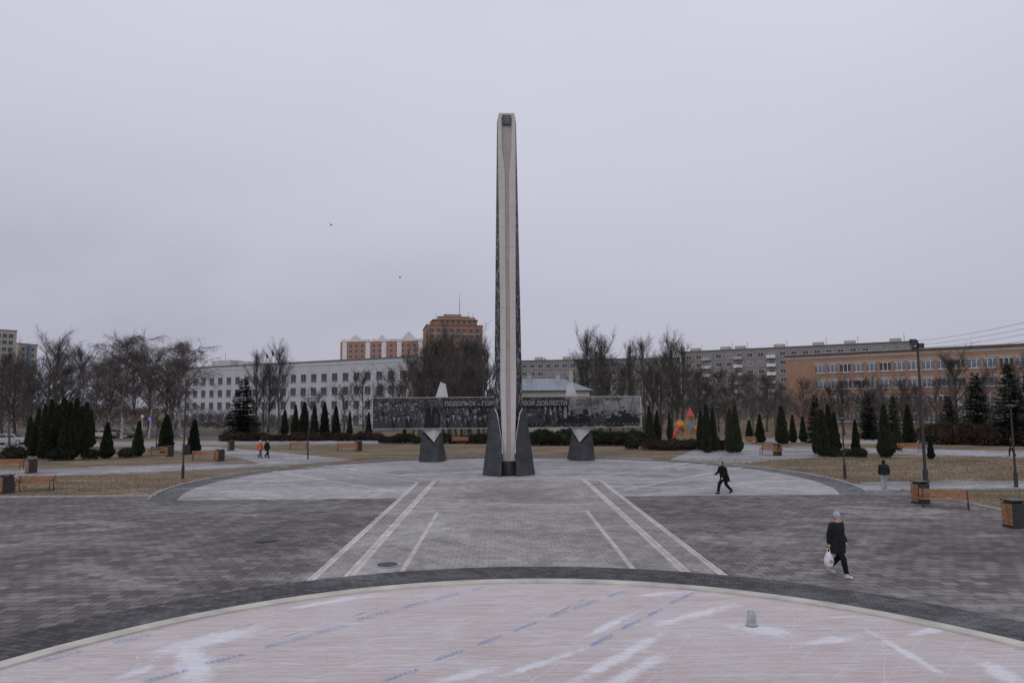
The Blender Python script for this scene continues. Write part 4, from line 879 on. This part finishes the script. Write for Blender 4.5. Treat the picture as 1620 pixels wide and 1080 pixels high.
# ------------------------------------------------------------ people
m_skin=M('skin',(.50,.31,.24),(.45,.27,.21),8,.6)
def cloth(n,c): return M(n,c,tuple(x*.7 for x in c),5,.9,.3,spec=.2)
def person(px,py,heading,H,label,coat,trs,shoe,hatc,hat='beanie',hem=.78,stride=.28,lean=0.0,vox=.014,arms=(.18,.18),scarf=None,armsout=None,hold=False,group=None,bulk=1.0,legb=None):
    q=P(px,py); k=H/1.72; hv=Vector(heading).normalized()
    t=empty('person',(q.x,q.y,.02),math.atan2(-hv[0],hv[1]),label,'person',group); t.scale=(k,k,k)
    s=stride; ly=lambda z: lean*(z-.9)
    hipz=.90-.06*s; LB=legb or bulk
    legs=[]
    legs.append([(.09,0,hipz),(.10,s*.62+.05,.50),(.09,s*1.0,.09)]); legs.append([(-.09,0,hipz),(-.10,-s*.25+.07,.49),(-.09,-s*1.0,.14)])
    sh=1.40
    def arm(sd,sw):
        S=Vector((sd*.19,ly(sh),sh)); 
        if armsout and armsout==sd: E=S+Vector((sd*.09,.06,-.26)); Wr=E+Vector((sd*.02,.20,-.12))
        else: E=S+Vector((sd*.07,sw*.25-.03,-.28)); Wr=E+Vector((sd*.0,sw*.75+.07,-.235))
        return [S,E,Wr]
    ar={1:arm(1,-arms[0]),-1:arm(-1,arms[1])}
    hc=Vector((0,ly(1.6)+.03,1.595))
    b=MB()
    b.loft([(0,ly(.85),.82,.10,.08),(0,ly(.95),.95,.15,.10),(0,ly(1.12),1.12,.125,.09),(0,ly(1.3),1.3,.16,.10),(0,ly(1.42),1.42,.15,.075),(0,ly(1.47),1.46,.06,.055)],14)
    b.tube([(0,ly(1.42),1.42),(0,hc.y-.015,1.53)],[.058,.052],10)
    b.ell(hc+Vector((0,-.012,.02)),(.073,.092,.10)); b.ell(hc+Vector((0,.025,-.045)),(.055,.062,.065)); b.ell(hc+Vector((0,.088,-.012)),(.012,.02,.022)); b.ell(hc+Vector((0,.074,-.055)),(.024,.014,.008))
    for sd in(-1,1): b.ell(hc+Vector((sd*.075,-.005,-.01)),(.012,.02,.03)); b.ell(hc+Vector((sd*.03,.075,.022)),(.02,.012,.008))
    for lg in legs:
        b.tube(lg,[.08,.055,.036],10); b.ell(lg[1],(.056,.056,.06)); b.ell(Vector(lg[2])+Vector((0,.05,-.04)),(.035,.11,.03))
    for sd in(1,-1):
        S,E,Wr=ar[sd]; b.tube([S,E,Wr],[.048,.038,.026],8); b.ell(S,(.052,.05,.052)); d=(Wr-E).normalized()
        pc=Wr+d*.05; b.tube([Wr-d*.01,pc,Wr+d*.095],[.026,.036,.036],8)
        side=Vector((0,1,0)); side=(side-d*side.dot(d)).normalized(); inn=Vector((-sd,0,0))
        for f,(o_,l_) in enumerate(((-.027,.062),(-.009,.075),(.009,.07),(.026,.055))):
            p0=Wr+d*.085+side*o_; p1=p0+d*l_*.55+inn*.004; cl=1.6 if hold and sd==-1 else .6; p2=p1+(d+inn*cl).normalized()*l_*.5; b.tube([p0,p1,p2],[.0105,.0095,.008],6)
        p0=Wr+d*.035+side*.03; b.tube([p0,p0+(d*.6+side*.7+inn*.3).normalized()*.035,p0+(d+side*.5+inn*.5).normalized()*.065],[.013,.011,.009],6)
    o=b.build('body',m_skin,t); remesh(o,min(vox,.011),2)
    b=MB(); b.loft([(0,ly(.85),.78,.10,.09),(0,ly(.9),.88,.165,.12),(0,ly(1.0),1.02,.155,.11)],14)
    for lg in legs: b.tube([lg[0],lg[1],Vector(lg[2])+Vector((0,0,.03))],[.105*LB,.08*LB,.062*LB],10); b.ell(lg[1],(.078*LB,.078*LB,.078))
    o=b.build('trousers',cloth('trousers '+label[:10],trs),t); remesh(o,vox,3)
    b=MB(); B=bulk
    b.loft([(0,ly(hem),hem,.215*B,.175*B),(0,ly(.95),.95,.20*B,.155*B),(0,ly(1.12),1.12,.18*B,.14*B),(0,ly(1.3),1.30,.205*B,.145*B),(0,ly(1.41),1.41,.185*B,.11*B),(0,ly(1.47),1.475,.09,.09),(0,ly(1.5),1.52,.08,.085)],16)
    for sd in(1,-1):
        S,E,Wr=ar[sd]; b.tube([S,E,Wr],[.078*B,.065*B,.052*B],10); b.ell(S,(.08*B,.078*B,.075)); b.ell(E,(.066*B,.066*B,.066))
    o=b.build('coat',cloth('coat '+label[:12],coat),t); remesh(o,vox,3)
    for i,lg in enumerate(legs):
        a=Vector(lg[2]); b=MB(); tilt=Matrix.Rotation(R(-16) if i==1 else R(6),3,'X')
        b.ell(a+Vector((0,.055,-.05)),(.048,.145,.045),0,12,8,tilt); b.ell(a+Vector((0,-.01,-.01)),(.045,.06,.065)); b.box(a+Vector((0,.05,-.08)),(.08,.25,.022),0,0,tilt)
        o=b.build('shoe',cloth('shoe '+label[:12],shoe),t); remesh(o,.012,2)
    if hat=='beanie':
        b=MB(); b.ell(hc+Vector((0,-.02,.06)),(.088,.105,.088)); b.tube([hc+Vector((0,-.02,.025)),hc+Vector((0,-.018,.06))],[.095,.097],14); b.ell(hc+Vector((0,-.02,.15)),(.03,.03,.03)); b.build('hat',cloth('hat '+label[:12],hatc),t,smooth=True)
    elif hat=='hood':
        b=MB(); b.ell(hc+Vector((0,-.035,.02)),(.105,.115,.13)); b.build('hood',cloth('hood '+label[:12],hatc),t,smooth=True)
    else:
        b=MB(); b.ell(hc+Vector((0,-.03,.03)),(.083,.092,.10)); b.ell(hc+Vector((0,-.05,-.03)),(.07,.06,.07)); b.build('hair',cloth('hair '+label[:12],hatc),t,smooth=True)
    for sd in(-1,1): b=MB(); b.ell(hc+Vector((sd*.03,.078,.008)),(.012,.007,.006)); b.build('eye',m_black,t)
    if scarf:
        b=MB(); b.tube([Vector((.10*math.cos(a_),ly(1.48)+.01+.095*math.sin(a_),1.475+.01*math.sin(a_))) for a_ in [i*PI/6 for i in range(13)]],.042,8); o=b.build('scarf',cloth('scarf '+label[:12],scarf),t,smooth=True)
    return t,ar,k,q
def wpos(t,v): 
    bpy.context.view_layer.update(); return t.matrix_world@Vector(v)
t,ar,k,q=person(1326,911,(.55,-.83),1.80,'person in long black padded coat and pale lilac hat carrying a white bag',(.018,.019,.023),(.012,.012,.014),(.55,.54,.55),(.46,.47,.62),'beanie',.62,.30,.04,.012,(.12,.05),(.45,.30,.33),None,True,None,1.3,1.05)
h1=wpos(t,ar[1][2]); h2=wpos(t,ar[-1][2]); sd=1 if h1.x<h2.x else -1; hp=wpos(t,ar[sd][2]+Vector((0,0,-.11)))
bg=empty('plastic_bag',(hp.x-.05,hp.y-.04,hp.z),0,'crumpled white carrier bag held by the person in the long black coat','bag')
b=MB(); vs=[];n=18
prof=[(-.10,.03,.03),(-.16,.08,.05),(-.24,.12,.075),(-.36,.14,.09),(-.48,.125,.085),(-.55,.08,.06)]
for j,(z,rx,ry) in enumerate(prof):
    for i in range(n):
        a_=2*PI*i/n; w=1+.2*noise.noise(Vector((math.cos(a_)*2,math.sin(a_)*2,z*9))); vs.append((rx*w*math.cos(a_),ry*w*math.sin(a_),z))
b.add(vs,[(j*n+i,j*n+(i+1)%n,(j+1)*n+(i+1)%n,(j+1)*n+i) for j in range(len(prof)-1) for i in range(n)]+[tuple((len(prof)-1)*n+i for i in range(n))])
b.build('bag_body',M('white plastic bag',(.72,.72,.76),(.55,.55,.6),7,.4,.6),bg,smooth=True)
b=MB(); b.tube([(-.05,0,-.13),(-.03,0,-.04),(0,0,0),(.03,0,-.04),(.05,0,-.13)],.011,6); b.build('handle',m_white,bg)
b=MB(); b.box((.02,-.10,-.36),(.08,.01,.07)); b.build('printed_mark',M('faint red print',(.45,.2,.2),None,3,.7),bg)
person(1147,781,(-.95,-.3),1.76,'person in black coat striding left across the plaza',(.010,.010,.012),(.011,.011,.013),(.02,.02,.02),(.02,.017,.015),'hair',.66,.36,.22,.016,(.10,.14),None,1,False,None,1.4,1.2)
person(1400,774,(.2,1),1.66,'person in dark jacket and pale blue trousers standing on the right hand path edge',(.022,.024,.032),(.34,.38,.44),(.40,.40,.41),(.02,.018,.018),'hood',.86,.07,0,.018,(.03,.03),None,None,False,None,1.2)
person(411,724,(.9,-.35),1.68,'person in orange safety jacket and white cap walking at the left path',(.62,.19,.05),(.10,.10,.11),(.03,.03,.03),(.6,.6,.6),'beanie',.80,.25,0,.02,(.15,.15),bulk=1.2)
person(422,724,(.9,-.3),1.72,'person in black coat walking beside the orange jacket',(.015,.015,.018),(.015,.015,.018),(.02,.02,.02),(.02,.02,.02),'hair',.72,.25,0,.02,(.15,.15),bulk=1.2)
person(1602,722,(-1,.1),1.70,'distant person in dark clothes near the right edge path',(.02,.02,.025),(.02,.02,.02),(.02,.02,.02),(.02,.02,.02),'hood',.75,.2,0,.025,(.1,.1))
# ------------------------------------------------------------ light
w=bpy.data.worlds.new('World'); scene.world=w; w.use_nodes=True; nt=w.node_tree; bg_=nt.nodes['Background']
sk=N(nt,'ShaderNodeTexSky'); sk.sky_type='NISHITA'; sk.sun_disc=False; sk.sun_elevation=R(40); sk.sun_rotation=R(200); sk.air_density=1.5; sk.dust_density=4
tc=N(nt,'ShaderNodeTexCoord'); sp_=N(nt,'ShaderNodeSeparateXYZ'); nt.links.new(tc.outputs['Generated'],sp_.inputs[0])
g_=ramp(nt,sp_.outputs['Z'],.0,.50)
c=mixc(nt,g_,(4.65,4.62,5.6),(6.5,6.6,7.6))
cl=nz(nt,mp(nt,tc.outputs['Generated'],0,(1,1,2.2)),1.2,4,.45,.3)
c=mixc(nt,ramp(nt,cl,.25,.75),mixc(nt,1.0,c,(.93,.93,.945),'MULTIPLY'),mixc(nt,1.0,c,(1.05,1.05,1.04),'MULTIPLY'))
cl2=nz(nt,mp(nt,tc.outputs['Generated'],R(15),(1,1,2.6)),2.0,5,.48,.3)
side=ramp(nt,sp_.outputs['X'],.05,-.50)
lo=math_(nt,'MULTIPLY',math_(nt,'MULTIPLY',ramp(nt,cl2,.34,.70),ramp(nt,sp_.outputs['Z'],.34,.14)),math_(nt,'ADD',math_(nt,'MULTIPLY',side,.65),.15))
c=mixc(nt,lo,c,(3.6,3.65,4.6))
c=mixc(nt,.96,sk.outputs[0],c); nt.links.new(c,bg_.inputs['Color']); bg_.inputs['Strength'].default_value=.1
sl=bpy.data.lights.new('sun','SUN'); sl.energy=.65; sl.angle=R(30); sl.color=(1,.96,.90); so=bpy.data.objects.new('sun',sl); col.objects.link(so); so.rotation_euler=(R(50),0,R(-20)); 
scene.view_settings.view_transform='Standard'; scene.view_settings.look='None'; scene.view_settings.exposure=0
